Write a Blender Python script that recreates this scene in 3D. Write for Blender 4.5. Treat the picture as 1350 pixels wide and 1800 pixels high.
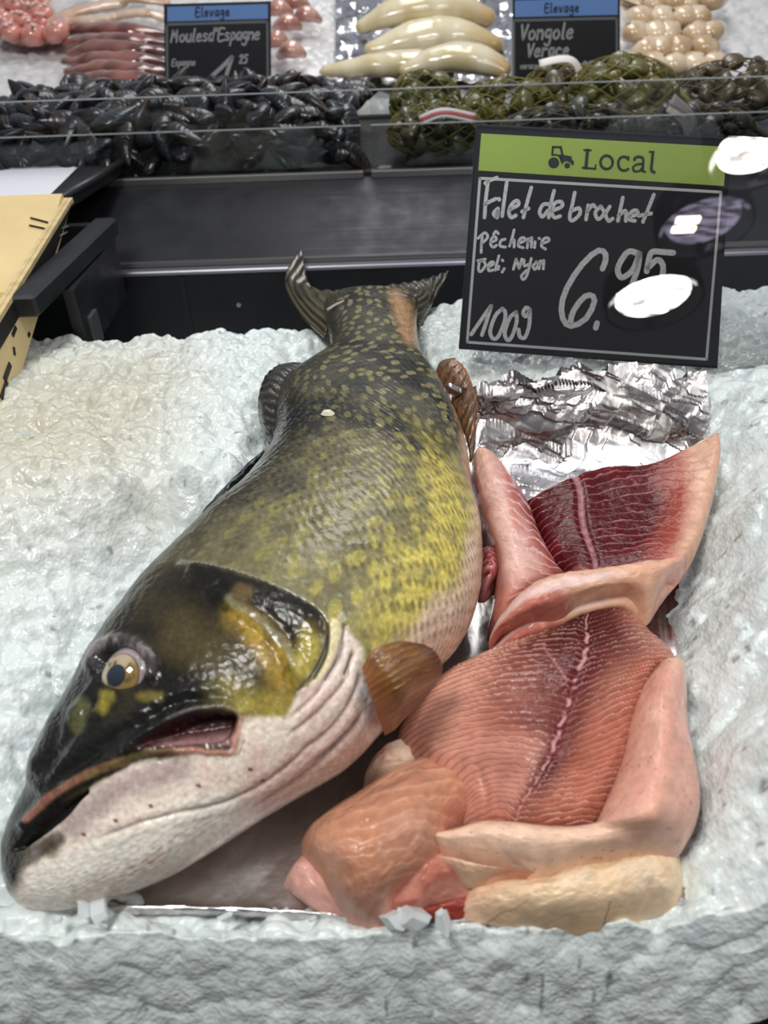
import bpy, math, random
import numpy as np
from mathutils import Vector, Matrix

for _o in list(bpy.data.objects):
    bpy.data.objects.remove(_o)
SC = bpy.context.scene
COL = SC.collection
rng = np.random.default_rng(7)
random.seed(7)

# ------------------------------------------------------------------ camera
FPX = 1400.0                      # focal length for a 1350 x 1800 frame
PITCH, ROLL, CAMH = math.radians(37.0), 0.034, 0.42
CAM = np.array([0.0, 0.0, CAMH])
_f = np.array([0, math.cos(PITCH), -math.sin(PITCH)])
_r = np.array([1.0, 0, 0])
_u = np.array([0, math.sin(PITCH), math.cos(PITCH)])
CR = math.cos(ROLL) * _r - math.sin(ROLL) * _u
CU = math.sin(ROLL) * _r + math.cos(ROLL) * _u
CF = _f
cd = bpy.data.cameras.new('camera')
cd.sensor_fit = 'VERTICAL'
cd.sensor_height = 36.0
cd.lens = FPX * 36.0 / 1800.0
cd.clip_start = 0.01
cd.clip_end = 50
cd.dof.use_dof = True
cd.dof.focus_distance = 0.62
cd.dof.aperture_fstop = 7.5
cam = bpy.data.objects.new('camera', cd)
COL.objects.link(cam)
cam.matrix_world = Matrix(((CR[0], CU[0], -CF[0], 0), (CR[1], CU[1], -CF[1], 0), (CR[2], CU[2], -CF[2], CAMH), (0, 0, 0, 1)))
SC.camera = cam

# ------------------------------------------------------------------ world, lamps, exposure
SC.view_settings.view_transform = 'Standard'
SC.view_settings.look = 'None'
SC.view_settings.exposure = 0.0
SC.view_settings.gamma = 1.0
W = bpy.data.worlds.new('market_hall')
SC.world = W
W.use_nodes = True
_bg = W.node_tree.nodes['Background']
# added ambient gradient: brightens the foil from above and behind, customers' side kept dim
_n, _l = W.node_tree.nodes, W.node_tree.links
_tc = _n.new('ShaderNodeTexCoord'); _mr = _n.new('ShaderNodeMapRange')
_mr.inputs['From Min'].default_value = 0.0; _mr.inputs['From Max'].default_value = 0.9
_mr.inputs['To Min'].default_value = 0.13; _mr.inputs['To Max'].default_value = 0.42
_dp = _n.new('ShaderNodeVectorMath'); _dp.operation = 'DOT_PRODUCT'; _dp.inputs[1].default_value = (0.0, 0.62, 0.78)
_l.new(_tc.outputs['Generated'], _dp.inputs[0]); _l.new(_dp.outputs['Value'], _mr.inputs['Value']); _l.new(_mr.outputs[0], _bg.inputs[1])
_bg.inputs[0].default_value = (0.86, 0.90, 1.0, 1)

def area(name, loc, target, size, power, color, size_y=None, spread=180):
    l = bpy.data.lights.new(name, 'AREA')
    l.energy = power
    l.color = color
    l.size = size
    l.spread = math.radians(spread)
    if size_y:
        l.shape = 'RECTANGLE'
        l.size_y = size_y
    o = bpy.data.objects.new(name, l)
    COL.objects.link(o)
    o.location = loc
    d = Vector(target) - Vector(loc)
    o.rotation_euler = d.to_track_quat('-Z', 'Y').to_euler()
    return o

area('counter_downlight', (-0.40, 0.02, 1.45), (-0.02, 0.45, 0.0), 0.32, 15.0, (1.0, 0.985, 0.95))
area('side_downlight', (0.60, 0.30, 1.45), (0.16, 0.5, 0.0), 0.34, 5.0, (0.97, 0.98, 1.0))
area('shelf_downlight', (0.1, 1.85, 1.5), (0.1, 1.7, 0.2), 0.5, 12.0, (1.0, 0.98, 0.95), 1.2)
# ------------------------------------------------------------------ photo <-> place
def proj(P):
    P = np.asarray(P, float) - CAM
    d = P @ CF
    return 675 + FPX * (P @ CR) / d, 900 - FPX * (P @ CU) / d

def ray(u, v):
    return CF + (u - 675) / FPX * CR - (v - 900) / FPX * CU

def at(u, v, z):
    d = ray(u, v)
    return CAM + d * ((z - CAMH) / d[2])

def at_plane(u, v, p0, n):
    d = ray(u, v)
    return CAM + d * (np.dot(np.asarray(p0) - CAM, n) / np.dot(d, n))

def at_y(u, v, y):
    d = ray(u, v)
    return CAM + d * (y / d[1])

# ------------------------------------------------------------------ maths
def lin(c):
    c = np.asarray(c, float) / 255.0
    return np.where(c <= 0.04045, c / 12.92, ((c + 0.055) / 1.055) ** 2.4)

def sm(a, b, x):
    t = np.clip((x - a) / (b - a), 0, 1)
    return t * t * (3 - 2 * t)

_perm = np.random.default_rng(3).permutation(4096)
_vals = np.random.default_rng(4).random(4096)
def _h(ix, iy, iz):
    return _vals[_perm[(_perm[(_perm[ix & 4095] + iy) & 4095] + iz) & 4095]]

def vnoise(x, y, z=0.0):
    x = np.asarray(x, float); y = np.asarray(y, float); z = np.zeros_like(x) + z
    ix, iy, iz = np.floor(x).astype(int), np.floor(y).astype(int), np.floor(z).astype(int)
    fx, fy, fz = x - ix, y - iy, z - iz
    fx, fy, fz = fx * fx * (3 - 2 * fx), fy * fy * (3 - 2 * fy), fz * fz * (3 - 2 * fz)
    r = 0
    for a in (0, 1):
        for b in (0, 1):
            for c in (0, 1):
                w = (fx if a else 1 - fx) * (fy if b else 1 - fy) * (fz if c else 1 - fz)
                r = r + w * _h(ix + a, iy + b, iz + c)
    return r * 2 - 1

def fbm(x, y, z=0.0, o=4):
    r, a = 0, 0.5
    for i in range(o):
        r = r + a * vnoise(x, y, z)
        x, y, z = x * 2.03 + 11.3, y * 2.03 + 5.7, z * 2.03 + 2.1
        a *= 0.5
    return r

def crom(P, n):
    """Catmull-Rom through the rows of P (k, ...), n samples."""
    P = np.asarray(P, float)
    k = len(P)
    t = np.linspace(0, k - 1, n)
    i = np.clip(t.astype(int), 0, k - 2)
    f = (t - i).reshape((-1,) + (1,) * (P.ndim - 1))
    ext = np.concatenate([2 * P[:1] - P[1:2], P, 2 * P[-1:] - P[-2:-1]])
    p0, p1, p2, p3 = ext[i], ext[i + 1], ext[i + 2], ext[i + 3]
    return 0.5 * (2 * p1 + (p2 - p0) * f + (2 * p0 - 5 * p1 + 4 * p2 - p3) * f ** 2 + (3 * p1 - p0 - 3 * p2 + p3) * f ** 3)

def poly_dist(U, V, pts):
    """distance, signed side (+ is right of travel in picture axes) and path parameter 0..1 of a polyline."""
    pts = np.asarray(pts, float)
    best = np.full(U.shape, 1e9); side = np.zeros(U.shape); par = np.zeros(U.shape)
    L = np.r_[0, np.cumsum(np.hypot(*(pts[1:] - pts[:-1]).T))]
    for k in range(len(pts) - 1):
        a, b = pts[k], pts[k + 1]
        d = b - a
        l2 = d @ d
        t = np.clip(((U - a[0]) * d[0] + (V - a[1]) * d[1]) / l2, 0, 1)
        ex, ey = U - a[0] - t * d[0], V - a[1] - t * d[1]
        q = np.hypot(ex, ey)
        m = q < best
        best = np.where(m, q, best)
        side = np.where(m, np.sign(d[0] * ey - d[1] * ex), side)
        par = np.where(m, (L[k] + t * math.sqrt(l2)) / L[-1], par)
    return best, side, par

def poly_in(U, V, pts):
    """signed distance of a closed outline, negative inside."""
    pts = list(pts)
    d, _, _ = poly_dist(U, V, pts + [pts[0]])
    ins = np.zeros(U.shape, bool)
    for k in range(len(pts)):
        (x1, y1), (x2, y2) = pts[k], pts[(k + 1) % len(pts)]
        if y1 == y2:
            continue
        c = ((y1 > V) != (y2 > V)) & (U < (x2 - x1) * (V - y1) / (y2 - y1) + x1)
        ins ^= c
    return np.where(ins, -d, d)

def smooth_path(pts, n=60):
    pts = np.asarray(pts, float)
    return crom(pts, n) if len(pts) > 2 else np.linspace(pts[0], pts[-1], max(2, n // 8))

# ------------------------------------------------------------------ objects
def tag(o, label, cat, group=None, kind=None):
    o['label'] = label
    o['category'] = cat
    if group: o['group'] = group
    if kind: o['kind'] = kind
    return o

def empty(name, loc, label, cat, group=None, kind=None):
    o = bpy.data.objects.new(name, None)
    COL.objects.link(o)
    o.location = loc
    o.empty_display_size = 0.02
    o['_loc'] = [float(q) for q in loc]
    return tag(o, label, cat, group, kind)

def wloc(o):
    l = np.zeros(3)
    while o is not None:
        l += np.array(o.location)
        o = o.parent
    return l

def mesh_obj(name, V, F, mat, parent=None, col=None, smooth=True, uv=None, origin=None):
    """V world vertices, F faces (array of quads or list); one object whose origin sits at its base."""
    V = np.asarray(V, float)
    base = wloc(parent) if parent is not None else np.zeros(3)
    if origin is None:
        origin = np.array([V[:, 0].mean(), V[:, 1].mean(), V[:, 2].min()])
    me = bpy.data.meshes.new(name)
    Vl = V - origin
    if isinstance(F, np.ndarray):
        nf, k = F.shape
        me.vertices.add(len(Vl)); me.vertices.foreach_set('co', Vl.ravel())
        me.loops.add(nf * k); me.loops.foreach_set('vertex_index', F.ravel().astype(np.int32))
        me.polygons.add(nf)
        me.polygons.foreach_set('loop_start', (np.arange(nf) * k).astype(np.int32))
        me.polygons.foreach_set('loop_total', np.full(nf, k, np.int32))
        me.update(calc_edges=True)
    else:
        me.from_pydata([tuple(v) for v in Vl], [], [tuple(int(i) for i in f) for f in F])
    me.validate()
    if col is not None:
        a = me.attributes.new('Col', 'FLOAT_COLOR', 'POINT')
        a.data.foreach_set('color', np.c_[np.clip(col, 0, 4), np.ones(len(col))].astype(np.float32).ravel())
    if uv is not None:
        a = me.attributes.new('grid', 'FLOAT_VECTOR', 'POINT')
        a.data.foreach_set('vector', np.c_[uv, np.zeros(len(uv))].astype(np.float32).ravel())
    if smooth:
        me.polygons.foreach_set('use_smooth', np.ones(len(me.polygons), bool))
    me.materials.append(mat)
    o = bpy.data.objects.new(name, me)
    COL.objects.link(o)
    if parent is not None:
        o.parent = parent
    o.location = origin - base
    return o

def grid_faces(n, m, cu=False, cv=False, off=0):
    i = np.arange(n if cu else n - 1); j = np.arange(m if cv else m - 1)
    I, J = np.meshgrid(i, j, indexing='ij')
    I2, J2 = (I + 1) % n, (J + 1) % m
    return np.stack([I * m + J, I2 * m + J, I2 * m + J2, I * m + J2], -1).reshape(-1, 4) + off

class MB:
    """collects shapes into one mesh"""
    def __init__(s): s.V, s.F, s.C, s.n = [], [], [], 0
    def add(s, V, F, c=None):
        V = np.asarray(V, float)
        s.V.append(V)
        s.F += [tuple(int(i) + s.n for i in f) for f in F]
        s.C.append(np.tile(np.asarray(c if c is not None else (1, 1, 1), float), (len(V), 1)) if c is None or np.ndim(c) == 1 else np.asarray(c))
        s.n += len(V)
        return s
    def box(s, lo, hi, M=None, c=None):
        (a, b, d), (e, f, g) = lo, hi
        V = np.array([(a, b, d), (e, b, d), (e, f, d), (a, f, d), (a, b, g), (e, b, g), (e, f, g), (a, f, g)], float)
        if M is not None: V = V @ np.asarray(M).T
        return s.add(V, [(3, 2, 1, 0), (4, 5, 6, 7), (0, 1, 5, 4), (1, 2, 6, 5), (2, 3, 7, 6), (3, 0, 4, 7)], c)
    def hexa(s, bot, top, c=None):
        """prism between two outlines with the same number of points"""
        n = len(bot)
        V = np.concatenate([np.asarray(bot, float), np.asarray(top, float)])
        F = [tuple(range(n))[::-1], tuple(range(n, 2 * n))] + [(i, (i + 1) % n, n + (i + 1) % n, n + i) for i in range(n)]
        return s.add(V, F, c)
    def tube(s, pts, rad, k=10, flat=1.0, up=(0, 0, 1), c=None, cap=True):
        pts = np.asarray(pts, float); n = len(pts)
        rad = np.broadcast_to(np.asarray(rad, float), (n,))
        T = np.gradient(pts, axis=0); T /= np.linalg.norm(T, axis=1)[:, None] + 1e-12
        up = np.asarray(up, float)
        A = np.cross(T, up); A /= np.linalg.norm(A, axis=1)[:, None] + 1e-9
        B = np.cross(A, T)
        ph = np.linspace(0, 2 * np.pi, k, endpoint=False)
        V = pts[:, None] + rad[:, None, None] * (np.cos(ph)[None, :, None] * A[:, None] + flat * np.sin(ph)[None, :, None] * B[:, None])
        F = [tuple(f) for f in grid_faces(n, k, cv=True)]
        if cap: F += [tuple(range(k)), tuple(range((n - 1) * k, n * k))[::-1]]
        cc = c
        if c is not None and np.ndim(c) == 2: cc = np.repeat(c, k, axis=0)
        return s.add(V.reshape(-1, 3), F, cc)
    def build(s, name, mat, parent=None, smooth=False, col=False, origin=None):
        return mesh_obj(name, np.concatenate(s.V), s.F, mat, parent, col=np.concatenate(s.C) if col else None, smooth=smooth, origin=origin)

# ------------------------------------------------------------------ materials
def nt(name):
    m = bpy.data.materials.new(name)
    m.use_nodes = True
    t = m.node_tree
    return m, t, t.nodes['Principled BSDF']

def pmat(name, color=None, rough=0.5, metal=0.0, spec=0.5, coat=0.0, coat_rough=0.1, sss=0.0, sss_r=(0.01, 0.004, 0.003), bumps=(), mottle=0.0, mottle_scale=60.0, alpha=None, rough_var=0.0):
    """color None reads the pigment attribute; bumps are (kind, scale, strength, distance[, stretch])"""
    m, t, b = nt(name)
    N, L = t.nodes, t.links
    tc = N.new('ShaderNodeTexCoord')
    if color is None:
        a = N.new('ShaderNodeAttribute'); a.attribute_name = 'Col'
        src = a.outputs['Color']
    else:
        r = N.new('ShaderNodeRGB'); r.outputs[0].default_value = tuple(lin(color)) + (1,)
        src = r.outputs[0]
    if mottle:
        no = N.new('ShaderNodeTexNoise'); no.inputs['Scale'].default_value = mottle_scale; no.inputs['Detail'].default_value = 6
        L.new(tc.outputs['Object'], no.inputs['Vector'])
        mr = N.new('ShaderNodeMapRange'); mr.inputs['From Min'].default_value = 0.3; mr.inputs['From Max'].default_value = 0.7
        mr.inputs['To Min'].default_value = 1 - mottle; mr.inputs['To Max'].default_value = 1 + mottle
        L.new(no.outputs[0], mr.inputs['Value'])
        mx = N.new('ShaderNodeMix'); mx.data_type = 'RGBA'; mx.blend_type = 'MULTIPLY'; mx.inputs['Factor'].default_value = 1
        L.new(src, mx.inputs['A']); L.new(mr.outputs[0], mx.inputs['B'])
        src = mx.outputs['Result']
    L.new(src, b.inputs['Base Color'])
    b.inputs['Roughness'].default_value = rough
    b.inputs['Metallic'].default_value = metal
    b.inputs['Specular IOR Level'].default_value = spec
    b.inputs['Coat Weight'].default_value = coat
    b.inputs['Coat Roughness'].default_value = coat_rough
    if rough_var:
        no = N.new('ShaderNodeTexNoise'); no.inputs['Scale'].default_value = 35; no.inputs['Detail'].default_value = 4
        L.new(tc.outputs['Object'], no.inputs['Vector'])
        mr = N.new('ShaderNodeMapRange'); mr.inputs['From Min'].default_value = 0.3; mr.inputs['From Max'].default_value = 0.7
        mr.inputs['To Min'].default_value = max(0.02, rough - rough_var); mr.inputs['To Max'].default_value = rough + rough_var
        L.new(no.outputs[0], mr.inputs['Value']); L.new(mr.outputs[0], b.inputs['Roughness'])
    if sss:
        b.inputs['Subsurface Weight'].default_value = sss
        b.inputs['Subsurface Radius'].default_value = sss_r
        b.inputs['Subsurface Scale'].default_value = 1.0
    prev = None
    for bp in bumps:
        kind, scale, st, dist = bp[:4]
        vec = tc.outputs['Object']
        if kind.startswith('grid'):
            a = N.new('ShaderNodeAttribute'); a.attribute_name = 'grid'
            vec = a.outputs['Vector']; kind = kind[5:]
        if len(bp) > 4:
            mp = N.new('ShaderNodeMapping'); mp.inputs['Scale'].default_value = bp[4]
            L.new(vec, mp.inputs['Vector']); vec = mp.outputs[0]
        if kind == 'noise':
            x = N.new('ShaderNodeTexNoise'); x.inputs['Detail'].default_value = 5; out = x.outputs[0]
        elif kind == 'voronoi':
            x = N.new('ShaderNodeTexVoronoi'); out = x.outputs['Distance']
        elif kind == 'cells':
            x = N.new('ShaderNodeTexVoronoi'); x.feature = 'SMOOTH_F1'; x.inputs['Smoothness'].default_value = 0.35; out = x.outputs['Distance']
        elif kind == 'facet':
            x = N.new('ShaderNodeTexVoronoi'); out = x.outputs['Color']
        elif kind == 'wave':
            x = N.new('ShaderNodeTexWave'); x.inputs['Distortion'].default_value = 3; x.inputs['Detail'].default_value = 2; out = x.outputs['Fac']
        x.inputs['Scale'].default_value = scale
        L.new(vec, x.inputs['Vector'])
        bu = N.new('ShaderNodeBump'); bu.inputs['Strength'].default_value = st; bu.inputs['Distance'].default_value = dist
        L.new(out, bu.inputs['Height'])
        if prev is not None: L.new(prev, bu.inputs['Normal'])
        prev = bu.outputs[0]
    if prev is not None:
        L.new(prev, b.inputs['Normal'])
        if coat: L.new(prev, b.inputs['Coat Normal'])
    return m

def emit_mat(name, color, strength):
    m = bpy.data.materials.new(name); m.use_nodes = True
    t = m.node_tree; t.nodes.remove(t.nodes['Principled BSDF'])
    e = t.nodes.new('ShaderNodeEmission'); e.inputs[0].default_value = (*color, 1); e.inputs[1].default_value = strength
    t.links.new(e.outputs[0], t.nodes['Material Output'].inputs[0])
    return m

def glass_mat(name, ior=1.5, tint=(1, 1, 1), rough=0.0):
    """clear pane: what lies behind shows through, lamps mirror in it"""
    m = bpy.data.materials.new(name); m.use_nodes = True
    t = m.node_tree; t.nodes.remove(t.nodes['Principled BSDF'])
    fr = t.nodes.new('ShaderNodeFresnel'); fr.inputs[0].default_value = ior
    tr = t.nodes.new('ShaderNodeBsdfTransparent'); tr.inputs[0].default_value = (*tint, 1)
    gl = t.nodes.new('ShaderNodeBsdfGlossy'); gl.inputs['Roughness'].default_value = rough
    mx = t.nodes.new('ShaderNodeMixShader')
    t.links.new(fr.outputs[0], mx.inputs[0]); t.links.new(tr.outputs[0], mx.inputs[1]); t.links.new(gl.outputs[0], mx.inputs[2])
    t.links.new(mx.outputs[0], t.nodes['Material Output'].inputs[0])
    return m

def patch(rows, n=160, m=160):
    """rows of (px, py, z) control points -> dense (n, m, 3) surface"""
    P = np.array([[at(*c) for c in r] for r in rows])
    P = crom(P, n)
    return np.swapaxes(crom(np.swapaxes(P, 0, 1), m), 0, 1)

def edge_profile(T, w):
    """0 at the rim of a patch rising to 1 at distance w inside"""
    n, m, _ = T.shape
    du = np.linalg.norm(np.diff(T, axis=0), axis=2); du = np.concatenate([np.zeros((1, m)), np.cumsum(du, 0)])
    dv = np.linalg.norm(np.diff(T, axis=1), axis=2); dv = np.concatenate([np.zeros((n, 1)), np.cumsum(dv, 1)], 1)
    e = np.minimum(np.minimum(du, du[-1:] - du), np.minimum(dv, dv[:, -1:] - dv))
    x = np.clip(e / w, 0, 1)
    return np.sqrt(np.clip(1 - (1 - x) ** 2, 0, 1))

def slab(name, T, th, mat, parent, colf, disp=None, w=None, low=None):
    """a soft slab: T is its top, th its thickness, rounded along the rim"""
    n, m, _ = T.shape
    pr = edge_profile(T, w or th * 0.7)
    top = T.copy(); bot = T.copy()
    top[..., 2] = T[..., 2] - th / 2 * (1 - pr)
    bot[..., 2] = T[..., 2] - th / 2 * (1 + pr)
    if low is not None:
        bot[..., 2] = np.where(pr < 0.999, bot[..., 2], np.maximum(bot[..., 2], low))
    if disp is not None:
        top[..., 2] += disp * pr
    V = np.concatenate([top.reshape(-1, 3), bot.reshape(-1, 3)])
    F1 = grid_faces(n, m)
    F2 = grid_faces(n, m, off=n * m)[:, ::-1]
    # the rim of the two sheets coincides: sew it
    idx = np.arange(n * m).reshape(n, m)
    rim = np.zeros((n, m), bool); rim[0] = rim[-1] = True; rim[:, 0] = rim[:, -1] = True
    mp = np.arange(2 * n * m); mp[n * m + idx[rim]] = idx[rim]
    F2 = mp[F2]
    F = np.concatenate([F1, F2])
    used = np.zeros(2 * n * m, bool); used[F.ravel()] = True
    new = np.cumsum(used) - 1
    a = top[1, 0] - top[0, 0]
    nz = np.cross(T[n // 2 + 1, m // 2] - T[n // 2, m // 2], T[n // 2, m // 2 + 1] - T[n // 2, m // 2])[2]
    F = new[F]
    if nz < 0: F = F[:, ::-1]
    c = colf
    cc = np.concatenate([c.reshape(-1, 3), c.reshape(-1, 3)])[used]
    Q, P_ = np.meshgrid(np.linspace(0, 1, m), np.linspace(0, 1, n))
    uv = np.stack([Q, P_], -1).reshape(-1, 2)
    uv = np.concatenate([uv, uv])[used]
    return mesh_obj(name, V[used], F, mat, parent, col=cc, uv=uv)

def mixc(c, target, mask):
    t = lin(target) if np.ndim(target) == 1 else target
    return c + (t - c) * np.clip(mask, 0, 1)[..., None]
# ------------------------------------------------------------------ the pike: stations from snout to tail
# (left outline, right outline, base height, thickness)
PIKE = [
 ((0, 1512), (14, 1588), 0.004, 0.026),
 ((26, 1448), (96, 1589), 0.002, 0.044),
 ((60, 1386), (181, 1564), 0.002, 0.06),
 ((74, 1327), (283, 1524), 0.002, 0.076),
 ((112, 1270), (378, 1464), 0.002, 0.09),
 ((153, 1198), (455, 1411), 0.002, 0.102),
 ((197, 1130), (535, 1361), 0.002, 0.112),
 ((244, 1070), (617, 1311), 0.002, 0.12),
 ((297, 1019), (681, 1245), 0.002, 0.126),
 ((358, 957), (758, 1154), 0.002, 0.129),
 ((420, 901), (816, 1097), 0.002, 0.129),
 ((466, 838), (844, 1028), 0.002, 0.127),
 ((482, 792), (846, 949), 0.003, 0.123),
 ((482, 746), (832, 886), 0.006, 0.117),
 ((491, 707), (825, 826), 0.011, 0.109),
 ((527, 676), (811, 769), 0.018, 0.098),
 ((571, 646), (781, 703), 0.027, 0.085),
 ((582, 614), (747, 650), 0.036, 0.073),
 ((579, 588), (735, 606), 0.044, 0.064),
 ((573, 562), (732, 566), 0.051, 0.056),
 ((568, 535), (736, 532), 0.057, 0.046),
]

def pike_grid(ST, ns, nt_, nb):
    L = np.array([at(*s[0], s[2] + 0.5 * s[3]) for s in ST])
    R = np.array([at(*s[1], s[2] + 0.5 * s[3]) for s in ST])
    L, R = crom(L, ns), crom(R, ns)
    base = crom(np.array([s[2] for s in ST]), ns); th = crom(np.array([s[3] for s in ST]), ns)
    t = np.linspace(0, 1, ns)
    end = np.minimum(np.sqrt(np.clip(1 - (1 - np.clip(t / 0.02, 0, 1)) ** 2, 0.0004, 1)), np.sqrt(np.clip(1 - (1 - np.clip((1 - t) / 0.012, 0, 1)) ** 2, 0.0004, 1)))
    C = (L + R) / 2
    A = (R - L) / 2 * end[:, None]
    ph = np.concatenate([np.linspace(np.pi, 0, nt_, endpoint=False), np.linspace(0, -np.pi, nb, endpoint=False)])
    c, s = np.cos(ph), np.sin(ph)
    pw = 0.86
    cx = np.sign(c) * np.abs(c) ** pw; sx = np.sign(s) * np.abs(s) ** pw
    V = C[:, None] + A[:, None] * cx[None, :, None]
    V[..., 2] = (base + th / 2)[:, None] + (A[:, 2][:, None] * cx) + (th / 2 * end)[:, None] * sx
    return V, t, ph
def grid_normals(V):
    du = np.gradient(V, axis=0); dv = np.gradient(V, axis=1)
    n = np.cross(du, dv)
    return n / (np.linalg.norm(n, axis=2)[..., None] + 1e-12)

def arc(pts): return smooth_path(pts, 40)

def build_pike():
    root = empty('pike', (0.0, 0.42, 0.0), 'whole spotted green pike lying on its side on foil and crushed ice', 'fish')
    NS, NT, NB = 760, 300, 70
    V, t, ph = pike_grid(PIKE, NS, NT, NB)
    U, W_ = proj(V.reshape(-1, 3)); U = U.reshape(V.shape[:2]); W_ = W_.reshape(V.shape[:2])
    N = grid_normals(V)
    if (N[NS // 2, NT // 2][2]) < 0: N = -N
    S = np.repeat(t[:, None], V.shape[1], 1) * 20          # station number
    T = np.repeat(((1 + np.cos(ph)) / 2)[None], NS, 0)   # 0 back edge .. 1 belly edge
    under = np.repeat((ph < 0)[None], NS, 0)
    # local skin frame: along (mm) and across
    al = np.r_[0, np.cumsum(np.linalg.norm(np.diff(V[:, NT // 2], axis=0), axis=1))] * 1000
    AL = np.repeat(al[:, None], V.shape[1], 1)
    ac = np.concatenate([np.zeros((NS, 1)), np.cumsum(np.linalg.norm(np.diff(V, axis=1), axis=2), 1)], 1) * 1000
    D = np.zeros(U.shape)
    n1 = fbm(AL / 18, ac / 18, 1.0, 4); n2 = fbm(AL / 5, ac / 5, 7.0, 3); n3 = fbm(AL / 45, ac / 60, 3.0, 3)
    # wobble the outlines of markings a little
    Uw, Ww = U + 7 * n1 + 4 * n2, W_ + 7 * fbm(AL / 18, ac / 18, 9.0, 3) + 4 * fbm(AL / 5, ac / 5, 12.0, 2)

    # ---------- body pigment
    c = np.zeros(U.shape + (3,)) + lin((92, 86, 62))
    c = mixc(c, (46, 45, 36), sm(0.52, 0.10, T + 0.14 * n1) * 0.92)
    c = mixc(c, (122, 116, 84), sm(0.25, 0.65, T + 0.12 * n1) * 0.8)
    rear = sm(12.2, 13.6, S + 0.6 * n1)
    c = mixc(c, (66, 66, 58), rear * 0.85)
    c = mixc(c, (34, 34, 32), sm(0.25, 0.6, n3 + 0.25) * rear * 0.8)
    saddle = sm(46, 10, poly_dist(Uw, Ww, [(480, 745), (590, 715), (680, 735), (760, 790)])[0])
    c = mixc(c, (28, 29, 28), saddle * 0.88)
    c = mixc(c, (58, 54, 46), sm(40, 5, poly_dist(Uw, Ww, [(420, 880), (470, 860), (540, 840)])[0]) * 0.5)
    # pale oval spots: jittered cells, drawn out along the body, running into bars and rings
    def spots(sx, sy, seed, thr, jit=0.75):
        X, Y = AL / sx, ac / sy
        ix, iy = np.floor(X).astype(int), np.floor(Y).astype(int)
        r = np.zeros(U.shape)
        for a in (-1, 0, 1):
            for b in (-1, 0, 1):
                hx, hy, hr, ha = _h(ix + a, iy + b, seed), _h(ix + a, iy + b, seed + 1), _h(ix + a, iy + b, seed + 2), _h(ix + a, iy + b, seed + 3)
                ex = X - (ix + a + 0.5 + jit * (hx - 0.5)); ey = Y - (iy + b + 0.5 + jit * (hy - 0.5))
                an = (ha - 0.5) * 1.6
                qx, qy = ex * np.cos(an) - ey * np.sin(an), ex * np.sin(an) + ey * np.cos(an)
                d = np.sqrt((qx / (0.34 + 0.22 * hr)) ** 2 + (qy / (0.24 + 0.12 * hr)) ** 2) + 0.35 * n2
                r = np.maximum(r, sm(1.0, 0.62, d) * (hr > thr))
        return r
    sp = spots(17, 15, 11, 0.12)
    spc = lin((134, 128, 74)) + (lin((172, 162, 84)) - lin((134, 128, 74))) * sm(0.45, 0.85, T)[..., None]
    c = mixc(c, spc, sp * sm(0.2, 0.45, T) * (1 - rear) * sm(7, 8, S) * (0.55 + 0.3 * sm(0.4, 0.8, T)))
    sp2 = spots(15, 11, 31, 0.25)
    c = mixc(c, (140, 132, 88), sp2 * rear * sm(0.05, 0.3, T) * 0.75)
    c = mixc(c, (120, 116, 84), spots(8, 7, 51, 0.3) * sm(0.1, 0.3, T) * (1 - rear) * 0.3)
    # yellow belly, then cream and pink along the keel
    yb = sm(0.72, 0.86, T + 0.10 * n1 + 0.05 * n2 + 0.03 * (S - 10)) * sm(7.5, 9, S) * sm(13.5, 11.2, S)
    c = mixc(c, (202, 186, 96), yb * 0.9 * (1 - 0.6 * sm(0.0, 0.3, -n2)) * (1 - 0.5 * sm(0.0, 0.4, n1)))
    c = mixc(c, (216, 190, 168), sm(0.925, 0.985, T + 0.03 * n1) * sm(7, 8.5, S) * sm(14.5, 12, S))
    c = mixc(c, (170, 128, 88), sm(0.90, 0.99, T + 0.04 * n1) * sm(12, 13, S) * sm(17.5, 15, S) * 0.8)
    c = mixc(c, (190, 150, 112), sm(30, 5, poly_dist(Uw, Ww, [(690, 520), (715, 560), (722, 590)])[0]) * sm(0.6, 0.8, T) * 0.8)
    # scales: rows of small dark flecks
    row = np.sin(AL / 1.55 + 1.4 * np.sin(ac / 7)) * np.sin(ac / 1.9 + AL / 3.3)
    body = sm(8.2, 9.0, S + (T - 0.5) * 0.6)
    c = c * (1 - (0.42 * sm(0.2, 0.8, row + 0.8 * n2) * body * (1 - 0.5 * rear))[..., None])
    D += 0.00018 * row * body

    # ---------- head pigment
    gill = arc([(318, 992), (385, 1002), (452, 1022), (520, 1052), (560, 1078), (574, 1110), (566, 1150), (545, 1188), (520, 1215)])
    dg, sg, pg = poly_dist(U, W_, gill)
    head_out = [(-60, 1700), (-80, 1300), (60, 1150), (200, 990)] + [tuple(p) for p in gill] + [(520, 1262), (470, 1330), (400, 1330), (330, 1326), (240, 1340), (165, 1375), (100, 1435), (40, 1500), (20, 1560)]
    hd = poly_in(Uw, Ww, head_out)
    hm = sm(9, -9, hd)
    hc = np.zeros(c.shape) + lin((48, 45, 36))
    hc = mixc(hc, (74, 66, 42), sm(-0.1, 0.5, n1) * 0.8)
    hc = mixc(hc, (24, 24, 22), sm(0.0, 0.45, n3) * 0.7)
    hc = hc * 0.46
    cheek = sm(85, 10, poly_dist(Uw, Ww, [(330, 1120), (400, 1150), (455, 1190), (480, 1235)])[0])
    hc = mixc(hc, (80, 70, 42), cheek * 0.7)
    yel = sm(46, 4, poly_dist(Uw, Ww, [(420, 1085), (460, 1120), (492, 1165), (508, 1215), (480, 1245)])[0] + 10 * n2)
    hc = mixc(hc, (168, 138, 58), yel * 0.85 * (1 - 0.5 * sm(0, .4, n2)))
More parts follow.
